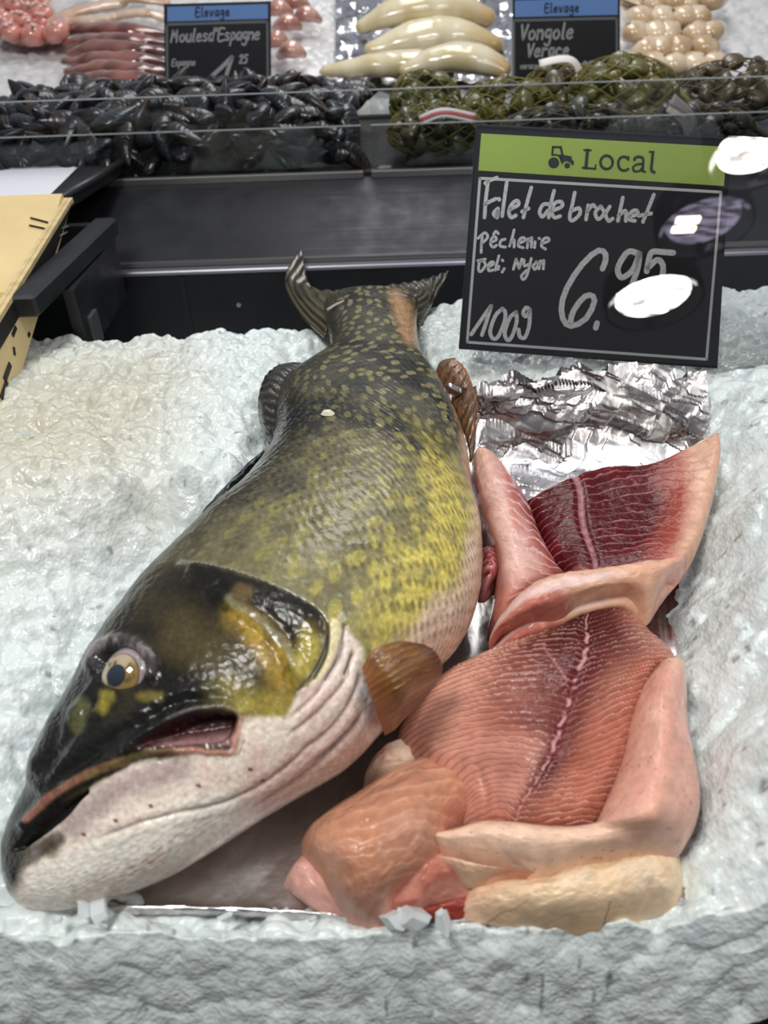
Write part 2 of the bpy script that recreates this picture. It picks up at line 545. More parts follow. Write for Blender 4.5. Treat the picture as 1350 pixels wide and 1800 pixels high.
    hc = mixc(hc, (146, 134, 62), sm(60, 8, poly_dist(Uw, Ww, [(400, 1235), (450, 1252), (500, 1256)])[0]) * 0.85)
    hc = mixc(hc, (124, 122, 96), sm(12, 2, poly_dist(Uw, Ww, [(405, 1055), (450, 1085), (490, 1120), (520, 1170), (530, 1200)])[0]) * 0.7)
    hc = mixc(hc, (166, 150, 66), sm(34, 4, poly_dist(Uw, Ww, [(548, 1118), (545, 1150), (530, 1185)])[0]) * 0.85)
    hc = mixc(hc, (28, 27, 24), sm(34, 6, poly_dist(Uw, Ww, [(430, 1040), (500, 1065), (548, 1085), (562, 1105)])[0]) * 0.8)
    hc = mixc(hc, (104, 86, 54), sm(20, 6, np.hypot((Uw - 428) / 1.5, Ww - 1045)) * 0.9)
    hc = mixc(hc, (26, 27, 26), sm(70, 10, poly_dist(Uw, Ww, [(60, 1440), (90, 1330), (150, 1230), (180, 1150)])[0]) * 0.85)
    hc = mixc(hc, (22, 23, 23), sm(50, 8, poly_dist(Uw, Ww, [(130, 1330), (220, 1290), (300, 1240), (380, 1235)])[0]) * 0.75)
    hc = mixc(hc, (132, 122, 48), sm(18, 4, poly_dist(Uw, Ww, [(190, 1222), (182, 1245)])[0]) * 0.9)
    hc = mixc(hc, (84, 84, 52), sm(22, 6, poly_dist(Uw, Ww, [(140, 1240), (137, 1275)])[0]) * 0.8)
    hc = mixc(hc, (110, 100, 46), sm(14, 3, poly_dist(Uw, Ww, [(250, 1225), (280, 1225)])[0]) * 0.8)
    c = mixc(c, hc, hm)
    # white lower jaw and throat
    throat_out = [(20, 1540), (60, 1490), (105, 1440), (165, 1378), (240, 1340), (330, 1328), (405, 1330), (422, 1262), (500, 1262), (530, 1212), (552, 1190), (572, 1150), (580, 1105), (612, 1100), (640, 1140), (640, 1200), (700, 1270), (690, 1340), (500, 1480), (300, 1600), (100, 1640), (20, 1620)]
    tm = sm(7, -7, poly_in(Uw, Ww, throat_out))
    tc_ = np.zeros(c.shape) + lin((228, 214, 198))
    tc_ = mixc(tc_, (206, 176, 164), sm(0.0, 0.5, n1) * 0.7)
    tc_ = mixc(tc_, (236, 232, 220), sm(60, 10, poly_dist(Uw, Ww, [(70, 1560), (180, 1510), (290, 1480), (380, 1430)])[0]) * 0.8)
    tc_ = mixc(tc_, (150, 128, 128), sm(44, 5, poly_dist(Uw, Ww, [(120, 1450), (180, 1400), (250, 1370), (310, 1350)])[0]) * 0.75)
    tc_ = mixc(tc_, (214, 182, 170), sm(60, 10, poly_dist(Uw, Ww, [(470, 1390), (560, 1330), (620, 1280)])[0]) * 0.8)
    for fold in ([(150, 1482), (220, 1455), (300, 1432), (390, 1412), (470, 1372), (560, 1300)], [(440, 1420), (520, 1372), (590, 1310), (640, 1250)],
                 [(500, 1300), (560, 1250), (610, 1190), (622, 1130)], [(520, 1330), (585, 1275), (625, 1215), (634, 1170)], [(500, 1270), (552, 1225), (590, 1170), (602, 1110)], [(545, 1345), (610, 1290), (640, 1245)]):
        df, _, pf = poly_dist(U + 3 * n2, W_ + 3 * n1, arc(fold))
        fade = sm(0, 0.15, pf) * sm(1, 0.85, pf)
        tc_ = mixc(tc_, (128, 104, 96), sm(5, 0.5, df) * 0.55 * fade)
        D -= 0.0009 * np.exp(-(df / 4.0) ** 2) * fade * tm
        D += 0.0004 * np.exp(-((df - 13) / 9.0) ** 2) * fade * tm
    for (fx, fy) in ((147, 1467), (203, 1443), (265, 1417), (349, 1381), (440, 1352), (462, 1372)):
        tc_ = mixc(tc_, (120, 40, 40), sm(1, 0.5, np.hypot((U - fx) * 0.75 + (W_ - fy) * 0.45, ((W_ - fy) * 0.8 - (U - fx) * 0.4) * 1.8) / 6))
    for a, b in (((250, 1515), (285, 1490)), ((262, 1518), (288, 1500)), ((430, 1300), (420, 1325))):
        tc_ = mixc(tc_, (170, 104, 92), sm(4, 0.5, poly_dist(U, W_, [a, b])[0]) * 0.6)
    c = mixc(c, tc_, tm)
    c = mixc(c, (216, 206, 206), sm(20, 6, poly_dist(Uw, Ww, [(640, 1215), (646, 1255), (655, 1290)])[0]) * 0.85)
    # membranes behind the gill cover
    for pl, cc, w in (([(592, 1096), (586, 1140), (566, 1180), (545, 1200)], (206, 196, 150), 9), ([(612, 1118), (600, 1165), (575, 1205)], (214, 200, 190), 8)):
        c = mixc(c, cc, sm(w + 4, w - 4, poly_dist(Uw, Ww, arc(pl))[0]) * 0.9)
    for pl in ([(577, 1100), (573, 1150), (552, 1192)], [(606, 1100), (598, 1150), (572, 1195)], [(620, 1150), (606, 1185)]):
        dd, _, pp = poly_dist(U, W_, arc(pl))
        c = mixc(c, (62, 56, 44), sm(4, 0.8, dd) * 0.8)
        D -= 0.0015 * np.exp(-(dd / 4.0) ** 2)
    # gill cover stands proud of the body; pale slime seam at its top edge
    near = sm(90, 0, dg)
    step = np.where(sg < 0, 0, 1)
    inside = poly_in(U, W_, head_out) < 0
    D += 0.0042 * np.where(inside, sm(95, 3, dg), 0) * sm(1.0, 0.93, pg) * sm(0.0, 0.08, pg)
    D -= 0.0016 * np.exp(-(dg / 4.0) ** 2) * (~inside)
    seam = np.exp(-((dg - 5) / 4.0) ** 2) * (~inside) * sm(0.62, 0.5, pg)
    c = mixc(c, (150, 146, 138), seam * 0.6)
    c = mixc(c, (30, 28, 24), np.exp(-(dg / 2.6) ** 2) * 0.85 * sm(1.0, 0.9, pg))
    # preopercle ridge
    dpo, spo, ppo = poly_dist(U, W_, arc([(385, 1052), (440, 1082), (484, 1120), (514, 1165), (526, 1210)]))
    D += 0.0008 * np.exp(-(dpo / 12.0) ** 2)
    D -= 0.0006 * np.exp(-((dpo - 18) / 8.0) ** 2)
    # mouth: slit between the jaws and the open corner with dark red inside
    lip = arc([(30, 1492), (62, 1452), (105, 1412), (160, 1374), (230, 1340), (300, 1326)])
    dl, sl, pl_ = poly_dist(U, W_, lip)
    slitw = 4 + 8 * sm(0.05, 0.3, pl_) * sm(0.62, 0.4, pl_)
    c = mixc(c, (150, 104, 84), sm(9, 3, np.abs(poly_dist(U, W_, arc([(50, 1440), (100, 1395), (160, 1360), (220, 1336)]))[0])) * 0.8)
    c = mixc(c, (120, 108, 66), sm(7, 2, poly_dist(Uw, Ww, arc([(150, 1364), (190, 1345), (250, 1327), (300, 1318)]))[0]) * 0.7)
    gap = arc([(40, 1490), (75, 1455), (110, 1425), (150, 1392)])
    dgp, _, pgp = poly_dist(U, W_, gap)
    gw = 3 + 9 * sm(0, 0.4, pgp) * sm(1, 0.6, pgp)
    c = mixc(c, (20, 16, 15), sm(gw + 3, gw - 3, dgp))
    D -= 0.006 * sm(gw + 4, gw * 0.3, dgp)
    D -= 0.0022 * np.exp(-(dl / 5.0) ** 2)
    D += 0.0018 * np.exp(-((poly_dist(U, W_, arc([(40, 1450), (100, 1388), (160, 1352), (240, 1320), (300, 1308)]))[0]) / 9.0) ** 2)
    mouth = [(232, 1318), (262, 1296), (300, 1270), (340, 1256), (380, 1250), (412, 1252), (422, 1262), (418, 1285), (406, 1310), (380, 1312), (330, 1312), (280, 1312)]
    dm = poly_in(U + 2 * n2, W_ + 2 * n1, mouth)
    mi = sm(4, -4, dm)
    mc = np.zeros(c.shape) + lin((52, 20, 22))
    lowlip = sm(-4, 16, W_ - (1290 - 0.10 * (U - 320)))
    mc = mixc(mc, (150, 112, 110), lowlip * 0.8 * sm(255, 300, U))
    mc = mixc(mc, (22, 12, 12), sm(14, 2, poly_dist(U, W_, [(330, 1264), (372, 1260), (418, 1264)])[0]) * 0.9)
    mc = mixc(mc, (40, 20, 22), sm(3, 0.5, poly_dist(U + 3 * n2, W_ + 2 * n1, [(300, 1312), (345, 1310), (385, 1308), (404, 1296), (414, 1275)])[0]) * 0.8)
    c = mixc(c, mc, mi)
    D -= 0.0085 * sm(2, -16, dm) * (1 - 0.75 * lowlip)
    lipl = poly_dist(U + 4 * n1 + 2 * n2, W_ + 4 * n2, arc([(260, 1322), (330, 1318), (380, 1322), (406, 1322), (414, 1300), (423, 1264)]))[0]
    c = mixc(c, (196, 140, 120), sm(8, 2, lipl) * sm(230, 350, U) * 0.75)
    D += 0.0014 * np.exp(-(lipl / 6.0) ** 2)
    upl = poly_dist(U, W_, arc([(225, 1316), (262, 1288), (305, 1262), (350, 1246), (395, 1243), (424, 1254)]))[0]
    D += 0.0026 * np.exp(-(upl / 9.0) ** 2)
    c = mixc(c, (120, 112, 104), sm(5, 1, upl) * 0.5 * sm(280, 320, U))
    # dark chin tip
    c = mixc(c, (30, 28, 26), sm(48, 18, np.hypot(Uw - 8, (Ww - 1535) * 0.8)))
    c = mixc(c, (96, 76, 48), sm(26, 8, np.hypot(Uw - 88, Ww - 1490)) * 0.7)
    c = mixc(c, (40, 36, 32), sm(20, 6, poly_dist(Uw, Ww, [(30, 1520), (60, 1500), (100, 1475)])[0]) * 0.8)
    # snout furrows and nostrils
    for k, pl in enumerate(([(75, 1370), (120, 1300), (175, 1215)], [(95, 1385), (170, 1320), (240, 1270)], [(110, 1270), (90, 1320), (72, 1360)], [(230, 1290), (300, 1240), (380, 1228)])):
        dd, _, pp = poly_dist(U + 4 * n1, W_ + 4 * n2, arc(pl))
        D -= 0.0013 * np.exp(-(dd / 8.0) ** 2) * sm(0, .2, pp) * sm(1, .8, pp)
        D += 0.0009 * np.exp(-((dd - 20) / 10.0) ** 2)
    D += 0.0016 * np.exp(-(np.hypot(U - 138, W_ - 1256) / 20) ** 2)
    D += 0.0025 * np.exp(-(np.hypot(U - 66, (W_ - 1345) * 0.6) / 15) ** 2)
    for (hx, hy) in ((103, 1247), (75, 1302), (72, 1318)):
        c = mixc(c, (10, 10, 10), sm(6, 3, np.hypot(U - hx, (W_ - hy) * 1.4)))
    # eye socket, brow and the pale inner rim above the eye
    ex, ey = 212, 1174
    de = np.hypot((U - ex), (W_ - ey) * 1.25)
    D -= 0.0060 * sm(50, 30, de)
    db, _, pb = poly_dist(U, W_, arc([(158, 1168), (172, 1140), (206, 1126), (242, 1134), (264, 1160), (266, 1182)]))
    D += 0.0030 * np.exp(-(db / 11.0) ** 2)
    c = mixc(c, (126, 116, 118), sm(14, 4, db + 5 * n2) * (0.8 - 0.6 * sm(0.3, -0.1, n1 + n2)))
    c = mixc(c, (40, 36, 38), sm(3, 0.5, poly_dist(U, W_, arc([(170, 1156), (206, 1143), (240, 1150), (256, 1172)]))[0]) * 0.7)
    c = mixc(c, (22, 22, 20), sm(12, 4, poly_dist(U, W_, arc([(160, 1180), (180, 1204), (214, 1204), (250, 1192)]))[0]) * 0.8)
    # underside keeps the throat and belly tones
    c = mixc(c, (190, 172, 156), np.repeat(np.where(ph < 0, sm(-0.05, -0.5, ph) * sm(-2.9, -2.4, ph), 0)[None], NS, 0) * 0.8)
    c = c * (1 + (0.24 * n2 + 0.16 * n1 + 0.30 * fbm(AL / 2.2, ac / 1.6, 21.0, 2)) * (1 - 0.7 * tm))[..., None]
    D += (0.0007 * n1 + 0.00022 * n2) * sm(9, 7, S) + 0.0006 * n3
    keep = np.repeat(np.where(ph < 0, 0.25, 1.0)[None], NS, 0)
    V2 = V + N * (D * keep)[..., None]
    n, m = U.shape
    F = grid_faces(n, m, cv=True)
    caps = np.array([[0] * 4])
    mat = pmat('wet pike skin', None, 0.22, spec=0.28, coat=0.08, coat_rough=0.06, sss=0.03, sss_r=(0.003, 0.002, 0.002),
               bumps=(('noise', 60, 0.25, 0.003), ('noise', 330, 0.2, 0.0010), ('grid voronoi', 1.0, 0.32, 0.0012, (170, 60, 1))), rough_var=0.12, mottle=0.20, mottle_scale=320)
    uv = np.stack([np.repeat(t[:, None], m, 1), np.repeat(np.linspace(0, 1, m)[None], n, 0)], -1).reshape(-1, 2)
    Vf = V2.reshape(-1, 3)
    if np.dot(np.cross(V2[n // 2 + 1, NT // 2] - V2[n // 2, NT // 2], V2[n // 2, NT // 2 + 1] - V2[n // 2, NT // 2]), [0, 0, 1]) < 0:
        F = F[:, ::-1]
    mesh_obj('body', Vf, F, mat, root, col=c.reshape(-1, 3), uv=uv)

    # ---------- eye
    def surf(u, v):
        q = (U[:, :NT] - u) ** 2 + (W_[:, :NT] - v) ** 2
        i, j = np.unravel_index(np.argmin(q), q.shape)
        return V[i, j], N[i, j]
    p, nrm = surf(ex, ey)
    R = 0.0195
    ctr = p - nrm * (R * 0.82)
    dq = ray(203, 1187); dq = dq / np.linalg.norm(dq); oc = CAM - ctr; bq = dq @ oc
    look = CAM + dq * (-bq - math.sqrt(max(bq * bq - oc @ oc + R * R, 0))) - ctr; look /= np.linalg.norm(look)
    def ball(c0, r, axis, a0, a1, k=48, rows=20):
        axis = axis / np.linalg.norm(axis)
        x = np.cross(axis, [0, 0, 1.0]); x /= np.linalg.norm(x); y = np.cross(axis, x)
        th = np.linspace(a0, a1, rows); q = np.linspace(0, 2 * np.pi, k, endpoint=False)
        P = c0 + r * (np.cos(th)[:, None, None] * axis + np.sin(th)[:, None, None] * (np.cos(q)[None, :, None] * x + np.sin(q)[None, :, None] * y))
        return P.reshape(-1, 3), grid_faces(rows, k, cv=True)
    wet = dict(rough=0.06, coat=1.0, coat_rough=0.03)
    P, F = ball(ctr, R, look, 0.001, 3.14)
    eye = mesh_obj('eye', P, F, pmat('pale eyeball', (150, 138, 136), **wet), root)
    P, F = ball(ctr, R * 1.010, look, 0.28, 0.66, 64, 24)
    q = np.linspace(0, 1, 24)[:, None] + 0 * np.arange(64)[None]
    ang = np.linspace(0, 2 * np.pi, 64, endpoint=False)[None] + 0 * q
    ic = np.zeros((24, 64, 3)) + lin((132, 106, 58))
    nn = fbm(np.cos(ang) * 3, np.sin(ang) * 3, q * 3, 3)
    ic = mixc(ic, (176, 160, 136), sm(-0.2, 0.4, np.cos(ang + 0.6)) * 0.8)
    ic = mixc(ic, (92, 76, 34), sm(0.0, 0.4, nn)); ic = mixc(ic, (60, 48, 40), sm(0.85, 1, q))
    mesh_obj('iris', P, F, pmat('gold iris', None, **wet), eye, col=ic.reshape(-1, 3))
    P, F = ball(ctr, R * 1.016, look, 0.001, 0.30, 40, 10)
    mesh_obj('pupil', P, F, pmat('clouded pupil', (34, 42, 52), **wet), eye)

    # ---------- fins
    fmat = pmat('fin membrane', None, 0.32, coat=0.5, sss=0.0, bumps=(('noise', 180, 0.3, 0.001),))
    def fin(name, rows, th, base_c, ray_c, edge_c, rays, label=None, fr=0.0009, blot=None):
        T = patch(rows, 90, 150)
        n_, m_, _ = T.shape
        a = np.linspace(0, 1, n_)[:, None] + np.zeros((n_, m_)); b = np.linspace(0, 1, m_)[None] + np.zeros((n_, m_))
        nz = fbm(a * 6, b * 9, 3.3 + rays, 4)
        rw = np.cos(2 * np.pi * rays * (b + 0.03 * nz))
        cc = np.zeros((n_, m_, 3)) + lin(base_c)
        cc = mixc(cc, ray_c, sm(0.2, 0.9, rw + 0.4 * nz) * 0.75)
        cc = mixc(cc, edge_c, sm(0.72, 1.0, a + 0.12 * nz) * 0.8)
        cc = mixc(cc, edge_c, sm(0.1, 0.45, nz) * 0.6)
        if blot: cc = mixc(cc, blot, sm(0.3, 0.0, a) * 0.8)
        o = slab(name, T, th, fmat, root, cc, disp=fr * rw + 0.0012 * nz)
        if label: o['label'] = label
        return o
    fin('pectoral_fin', [[(636, 1172, .106), (648, 1210, .102), (662, 1252, .088), (676, 1290, .060)],
                         [(656, 1142, .112), (688, 1185, .112), (705, 1225, .100), (695, 1278, .066)],
                         [(700, 1126, .110), (735, 1160, .108), (735, 1205, .096), (712, 1260, .066)],
                         [(748, 1132, .104), (770, 1150, .100), (776, 1182, .090), (738, 1238, .066)]], .0022,
        (132, 88, 42), (84, 58, 28), (92, 54, 44), 11, 'rounded amber pectoral fin', blot=(150, 92, 56))
    fin('dorsal_fin', [[(566, 642, .092), (530, 672, .094), (502, 705, .090), (486, 745, .080), (478, 790, .070)],
                       [(520, 636, .094), (490, 655, .098), (470, 690, .092), (464, 735, .080), (472, 780, .068)],
                       [(487, 641, .088), (464, 662, .090), (453, 700, .084), (455, 735, .074), (466, 765, .066)]], .004,
        (40, 38, 34), (62, 58, 48), (20, 20, 20), 12, 'black folded dorsal fin')
    fin('anal_fin', [[(764, 655, .064), (782, 690, .064), (806, 735, .062), (822, 778, .058), (826, 810, .054)],
                     [(775, 634, .074), (800, 662, .076), (822, 700, .076), (834, 745, .068), (832, 800, .056)],
                     [(800, 627, .078), (818, 645, .080), (832, 678, .080), (840, 712, .074), (836, 775, .060)]], .004,
        (104, 74, 48), (48, 42, 34), (150, 92, 50), 11, 'brown barred anal fin')
    fin('tail_fin', [[(570, 592, .066), (590, 556, .080), (632, 532, .084), (684, 528, .084), (722, 532, .080), (736, 574, .062)],
                     [(524, 545, .070), (556, 530, .080), (622, 522, .084), (690, 518, .084), (748, 516, .080), (752, 545, .068)],
                     [(500, 488, .076), (540, 506, .080), (612, 514, .083), (686, 508, .083), (748, 500, .080), (772, 508, .074)],
                     [(530, 430, .092), (546, 500, .080), (598, 510, .082), (680, 500, .082), (738, 490, .082), (792, 474, .082)]], .005,
        (58, 54, 38), (86, 78, 46), (34, 32, 30), 16, 'dark forked tail fin with ragged edge', fr=0.0012)
    # torn skin fold across the tail root, red vent on the belly
    m = MB(); pts = np.array([at(u, v, z) for u, v, z in smooth_path([(575, 545, .098), (600, 532, .102), (650, 522, .104), (690, 519, .103), (715, 521, .099)], 40)])
    m.tube(pts, 0.0016, 8); m.build('skin_fold', pmat('pale skin fold', (150, 148, 138), 0.2, coat=0.6), root, smooth=True)
    T = patch([[(846, 955, .045), (862, 952, .046), (880, 962, .040)], [(846, 985, .052), (866, 985, .056), (880, 990, .046)], [(846, 1012, .050), (862, 1012, .052), (878, 1008, .042)], [(840, 1042, .040), (852, 1040, .042), (864, 1030, .036)]], 50, 40)
    nz = fbm(T[..., 0] * 300, T[..., 1] * 300, 2.0)
    cc = mixc(np.zeros(T.shape) + lin((176, 74, 82)), (214, 160, 160), sm(0, .4, nz)); cc = mixc(cc, (120, 30, 46), sm(.0, .4, -nz))
    slab('vent', T, .016, pmat('raw red flesh', None, 0.15, coat=0.8, sss=0.1), root, cc, disp=0.0022 * nz)['label'] = 'red vent of the pike'
    p, nrm = surf(577, 729)
    m = MB(); rr = np.random.default_rng(2)
    ring = np.array([(.0048 * math.cos(q) * (1 + .3 * rr.random()), .003 * math.sin(q) * (1 + .4 * rr.random()), .001 * rr.random()) for q in np.linspace(0, 6.283, 9, endpoint=False)])
    m.hexa(ring + p + nrm * .0002, ring * .55 + p + nrm * .003)
    tag(m.build('flesh_flake', pmat('dry white flake', (214, 208, 184), .6)), "small white flake of flesh lying on the pike's back", 'fish scrap')
    return root
# ------------------------------------------------------------------ crushed ice
def chunk_field(x, y, size, seed, tilt=0.5):
    """pile of tilted flakes: per point the highest of the flakes around it"""
    X, Y = x / size, y / size
    ix, iy = np.floor(X).astype(int), np.floor(Y).astype(int)
    best = np.full(X.shape, -9.0)
    for a in (-1, 0, 1):
        for b in (-1, 0, 1):
            hx, hy, h0 = _h(ix + a, iy + b, seed), _h(ix + a, iy + b, seed + 1), _h(ix + a, iy + b, seed + 2)
            gx, gy, el = _h(ix + a, iy + b, seed + 3) - .5, _h(ix + a, iy + b, seed + 4) - .5, _h(ix + a, iy + b, seed + 5)
            ex, ey = X - (ix + a + hx), Y - (iy + b + hy)
            an = el * np.pi
            px_, py_ = ex * np.cos(an) - ey * np.sin(an), ex * np.sin(an) + ey * np.cos(an)
            r2 = (px_ / 1.25) ** 2 + (py_ / 0.7) ** 2
            best = np.maximum(best, 0.7 * h0 + tilt * 2 * (gx * ex + gy * ey) - 0.9 * r2 ** 1.6)
    return np.clip(best, -0.6, 1.4) * size

def rbf_fit(pts):
    P = np.array(pts); n = len(P)
    d = np.linalg.norm(P[:, None, :2] - P[None, :, :2], axis=2)
    A = np.zeros((n + 3, n + 3)); A[:n, :n] = d + 0.004 * np.eye(n) * 0
    A[:n, n] = 1; A[:n, n + 1:] = P[:, :2]; A[n:, :n] = A[:n, n:].T
    w = np.linalg.solve(A, np.r_[P[:, 2], 0, 0, 0])
    def f(x, y):
        r = w[n] + w[n + 1] * x + w[n + 2] * y
        for i in range(n):
            r = r + w[i] * np.hypot(x - P[i, 0], y - P[i, 1])
        return r
    return f

ICE_PX = [  # (px, py, z) anchors on the ice
 # left bank, shoulder and flat top
 (-150, 1000, .085), (0, 1000, .070), (0, 900, .095), (100, 850, .100), (200, 830, .100), (320, 800, .098), (400, 790, .084), (-150, 860, .105),
 (0, 1150, .050), (0, 1300, .035), (-150, 1300, .05), (60, 1180, .040), (120, 1100, .044), (200, 990, .046), (280, 920, .050), (350, 850, .055), (430, 780, .056),
 (20, 1400, .020), (-100, 1450, .035), (60, 760, .085), (200, 700, .078), (350, 680, .076), (450, 690, .066), (100, 620, .072), (300, 610, .072), (480, 620, .066), (-100, 700, .08),
 (420, 570, .070), (530, 560, .064), (500, 640, .058),
 # under the fish and the tray
 (240, 1350, -.012), (430, 1300, -.014), (600, 1150, -.014), (600, 1000, -.012), (620, 850, -.010), (650, 760, .0), (660, 680, .018), (665, 620, .034), (655, 560, .045),
 (300, 1560, -.010), (650, 1560, -.012), (1000, 1560, -.012), (900, 1300, -.014), (1100, 1300, -.014), (1000, 1050, -.014), (950, 900, -.012), (1120, 900, -.010), (1170, 1150, -.012), (1180, 1450, -.012),
 (900, 800, .006), (1050, 790, .008), (1170, 780, .014), (800, 760, .02),
 # behind the foil, around the card
 (780, 640, .060), (850, 640, .066), (1000, 650, .070), (1150, 655, .068), (1240, 690, .060), (760, 560, .066), (900, 560, .070), (1100, 560, .070), (1300, 560, .064), (1350, 520, .062),
 # right bank
 (1260, 800, .048), (1290, 760, .066), (1350, 700, .088), (1240, 900, .026), (1225, 1000, .018), (1208, 1080, .022), (1218, 1200, .026), (1240, 1330, .028), (1246, 1400, .028), (1226, 1480, .022), (1212, 1560, .012),
 (1300, 1000, .055), (1350, 1000, .085), (1350, 850, .098), (1300, 1250, .040), (1350, 1300, .070), (1330, 1450, .045), (1300, 1560, .025), (1500, 1200, .10), (1500, 800, .11), (1450, 1500, .06), (1320, 640, .066),
 # front rim
 (-60, 1610, .022), (80, 1618, .018), (200, 1622, .014), (400, 1624, .012), (600, 1630, .012), (760, 1644, .013), (900, 1640, .016), (1050, 1640, .020), (1160, 1625, .014), (1260, 1640, .022), (1400, 1640, .035),
 (0, 1750, .020), (300, 1750, .014), (700, 1750, .014), (1050, 1750, .018), (1350, 1750, .030)]

def build_ice():
    pts = [at(u, v, z) for u, v, z in ICE_PX]
    f = rbf_fit(pts)
    xs = np.linspace(-0.66, 0.62, 760)
    k = np.linspace(0, 1, 500)
    ys = np.concatenate([np.linspace(0.168, 0.204, 130, endpoint=False), 0.204 + 0.756 * (0.5 * k + 0.5 * k * k)])
    # a dense band at the front where the heap ends in a steep face
    X, Y = np.meshgrid(xs, ys, indexing='ij')
    X = X + 0.0006 * vnoise(X * 900, Y * 900)
    Z = f(X, Y)
    ch = 0.20 * chunk_field(X + 0.005 * fbm(X * 60, Y * 60), Y + 0.005 * fbm(X * 60, Y * 60, 5.), 0.026, 1, 0.35) + 0.36 * chunk_field(X + 0.002 * fbm(X * 150, Y * 150), Y * 1.1, 0.0125, 21, 0.4) + 0.26 * chunk_field(X, Y, 0.006, 41, 0.5)
    ch = ch - 0.006
    calm = sm(-0.012, 0.012, Z)
    Z = np.maximum(Z, -0.03) + ch * 1.35 * (0.35 + 0.65 * calm) + 0.006 * fbm(X * 22, Y * 22, 2.) * calm + 0.0006 * fbm(X * 160, Y * 160, 4., 3)
    # the bed ends in front of the steel back panel
    xe = np.array([-0.9, -.42, -.38, -.30, -.2, -.14, -.08, 0.02, 0.1, 0.2, 0.45, 0.9]); ye = np.array([.80, .80, .795, .785, .785, .80, .825, .86, .875, .875, .885, .90])
    edge = np.interp(X, xe, ye) + 0.012 * fbm(X * 30, Y * 0 + 3.3, 0.) 
    Z -= 0.16 * sm(0.0, 0.05, Y - edge) + 0.5 * np.clip(Y - edge, 0, 1) ** 2
    Z = np.maximum(Z, -0.075)
    # front face: the heap drops steeply towards the customer
    crest = 0.196 + 0.006 * fbm(X * 30, X * 0 + 8.8, 1.)
    dd_ = np.clip(crest - Y, 0, 1)
    wob = fbm(X * 30, Y * 90, 14.) * 0.003 + 0.22 * chunk_field(X, (Y - 0.168) * 3.0, 0.020, 77, 0.3) + 0.10 * chunk_field(X, (Y - 0.168) * 3.0, 0.009, 87, 0.3)
    Z -= 3.4 * np.clip(dd_ - 0.002, 0, 1) + 30 * np.minimum(dd_, 0.003) ** 2
    Y = Y - sm(0.0, 0.008, dd_) * wob * 0.7
    V = np.stack([X, Y, Z], -1)
    # soft colour differences that belong to the ice: meltwater-clear flakes are greyer than frosty ones
    fl = chunk_field(X, Y, 0.0125, 21, 0.4) / 0.0125
    c = np.zeros(V.shape) + lin((212, 221, 219))
    c = mixc(c, (196, 206, 208), sm(0.1, 0.6, fbm(X * 50, Y * 50, 8.)) * 0.5)
    c = mixc(c, (226, 232, 231), sm(0.2, 0.7, fl) * 0.4)
    sp = vnoise(X * 260, Y * 260, 17.) * vnoise(X * 120, Y * 120, 3.)
    c = mixc(c, (120, 126, 124), sm(0.42, 0.6, sp) * 0.8)
    # beige stain near the crate's foot, deepened in colour to imitate weaker light there
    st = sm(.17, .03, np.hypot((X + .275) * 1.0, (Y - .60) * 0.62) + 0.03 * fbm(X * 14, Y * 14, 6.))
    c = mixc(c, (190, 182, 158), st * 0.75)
    m = pmat('crushed ice', None, 0.30, spec=0.5, coat=0.2, coat_rough=0.08, sss=0.28, sss_r=(0.004, 0.005, 0.0055),
             bumps=(('noise', 120, 0.35, 0.0024), ('cells', 110, 0.45, 0.0024, (1.0, 0.7, 1.0)), ('cells', 330, 0.55, 0.0010, (1.0, 0.8, 1.0)), ('noise', 520, 0.25, 0.0006)), rough_var=0.18)
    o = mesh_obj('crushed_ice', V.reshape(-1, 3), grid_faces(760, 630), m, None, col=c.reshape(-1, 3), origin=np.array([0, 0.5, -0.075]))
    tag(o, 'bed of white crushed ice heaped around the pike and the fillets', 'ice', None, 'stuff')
    return f

def build_shards(f):
    """loose clear flakes lying on the bed, one mass nobody could count"""
    mb = MB()
    r = np.random.default_rng(12)
    spots = [(u, 1612 + 14 * r.random() + 10 * (u > 700), 0) for u in np.arange(100, 760, 150)]
    spots += [(1215 + 130 * r.random(), v, 0) for v in ()]
    spots += [(420 * r.random(), v, 0) for v in np.arange(620, 1250, 70)]
    spots += [(-20 + 1380 * r.random(), 1650 + 140 * r.random(), 0) for _ in range(0)]
    spots += [(708, 1606, 1), (722, 1612, 1), (698, 1614, 1), (780, 1626, 1), (150, 1604, 1), (182, 1610, 1)]
    for (u, v, big) in spots:
        z = 0.03
        for _ in range(6):
            p = at(u, v, z); z = float(f(p[0], p[1])) + 0.004
        if z < 0.012 and not big: continue
        if big: p = p + np.array([0, 0, .004])
        if v < 1260 and u < 500:
            fishx = np.interp(v, [600, 780, 940, 1110, 1260], [540, 440, 300, 150, 70])
            if u > fishx - 25: continue
        s = 0.0018 + 0.0030 * r.random() ** 2 + 0.003 * big
        A = r.normal(size=(3, 3)); Q, _r = np.linalg.qr(A)
        n = r.integers(5, 8)
        a = np.sort(r.random(n)) * 2 * np.pi
        rad = s * (0.7 + 0.6 * r.random(n))
        ring = np.stack([rad * np.cos(a) * 1.4, rad * np.sin(a), 0 * a], 1)
        h = s * (0.25 + 0.4 * r.random())
        bot = (ring + [0, 0, -h]) @ Q.T * [1, 1, .8] + p
        top = (ring * 0.75 + [0, 0, h]) @ Q.T * [1, 1, .8] + p
        mb.hexa(bot, top)
    m, t, b = nt('clear ice flake')
    b.inputs['Base Color'].default_value = (0.86, 0.91, 0.92, 1); b.inputs['Roughness'].default_value = 0.12
    b.inputs['Transmission Weight'].default_value = 0.45; b.inputs['IOR'].default_value = 1.31
    o = mb.build('loose_ice_flakes', m)
    tag(o, 'loose clear ice flakes scattered over the crushed ice bed', 'ice flakes', None, 'stuff')

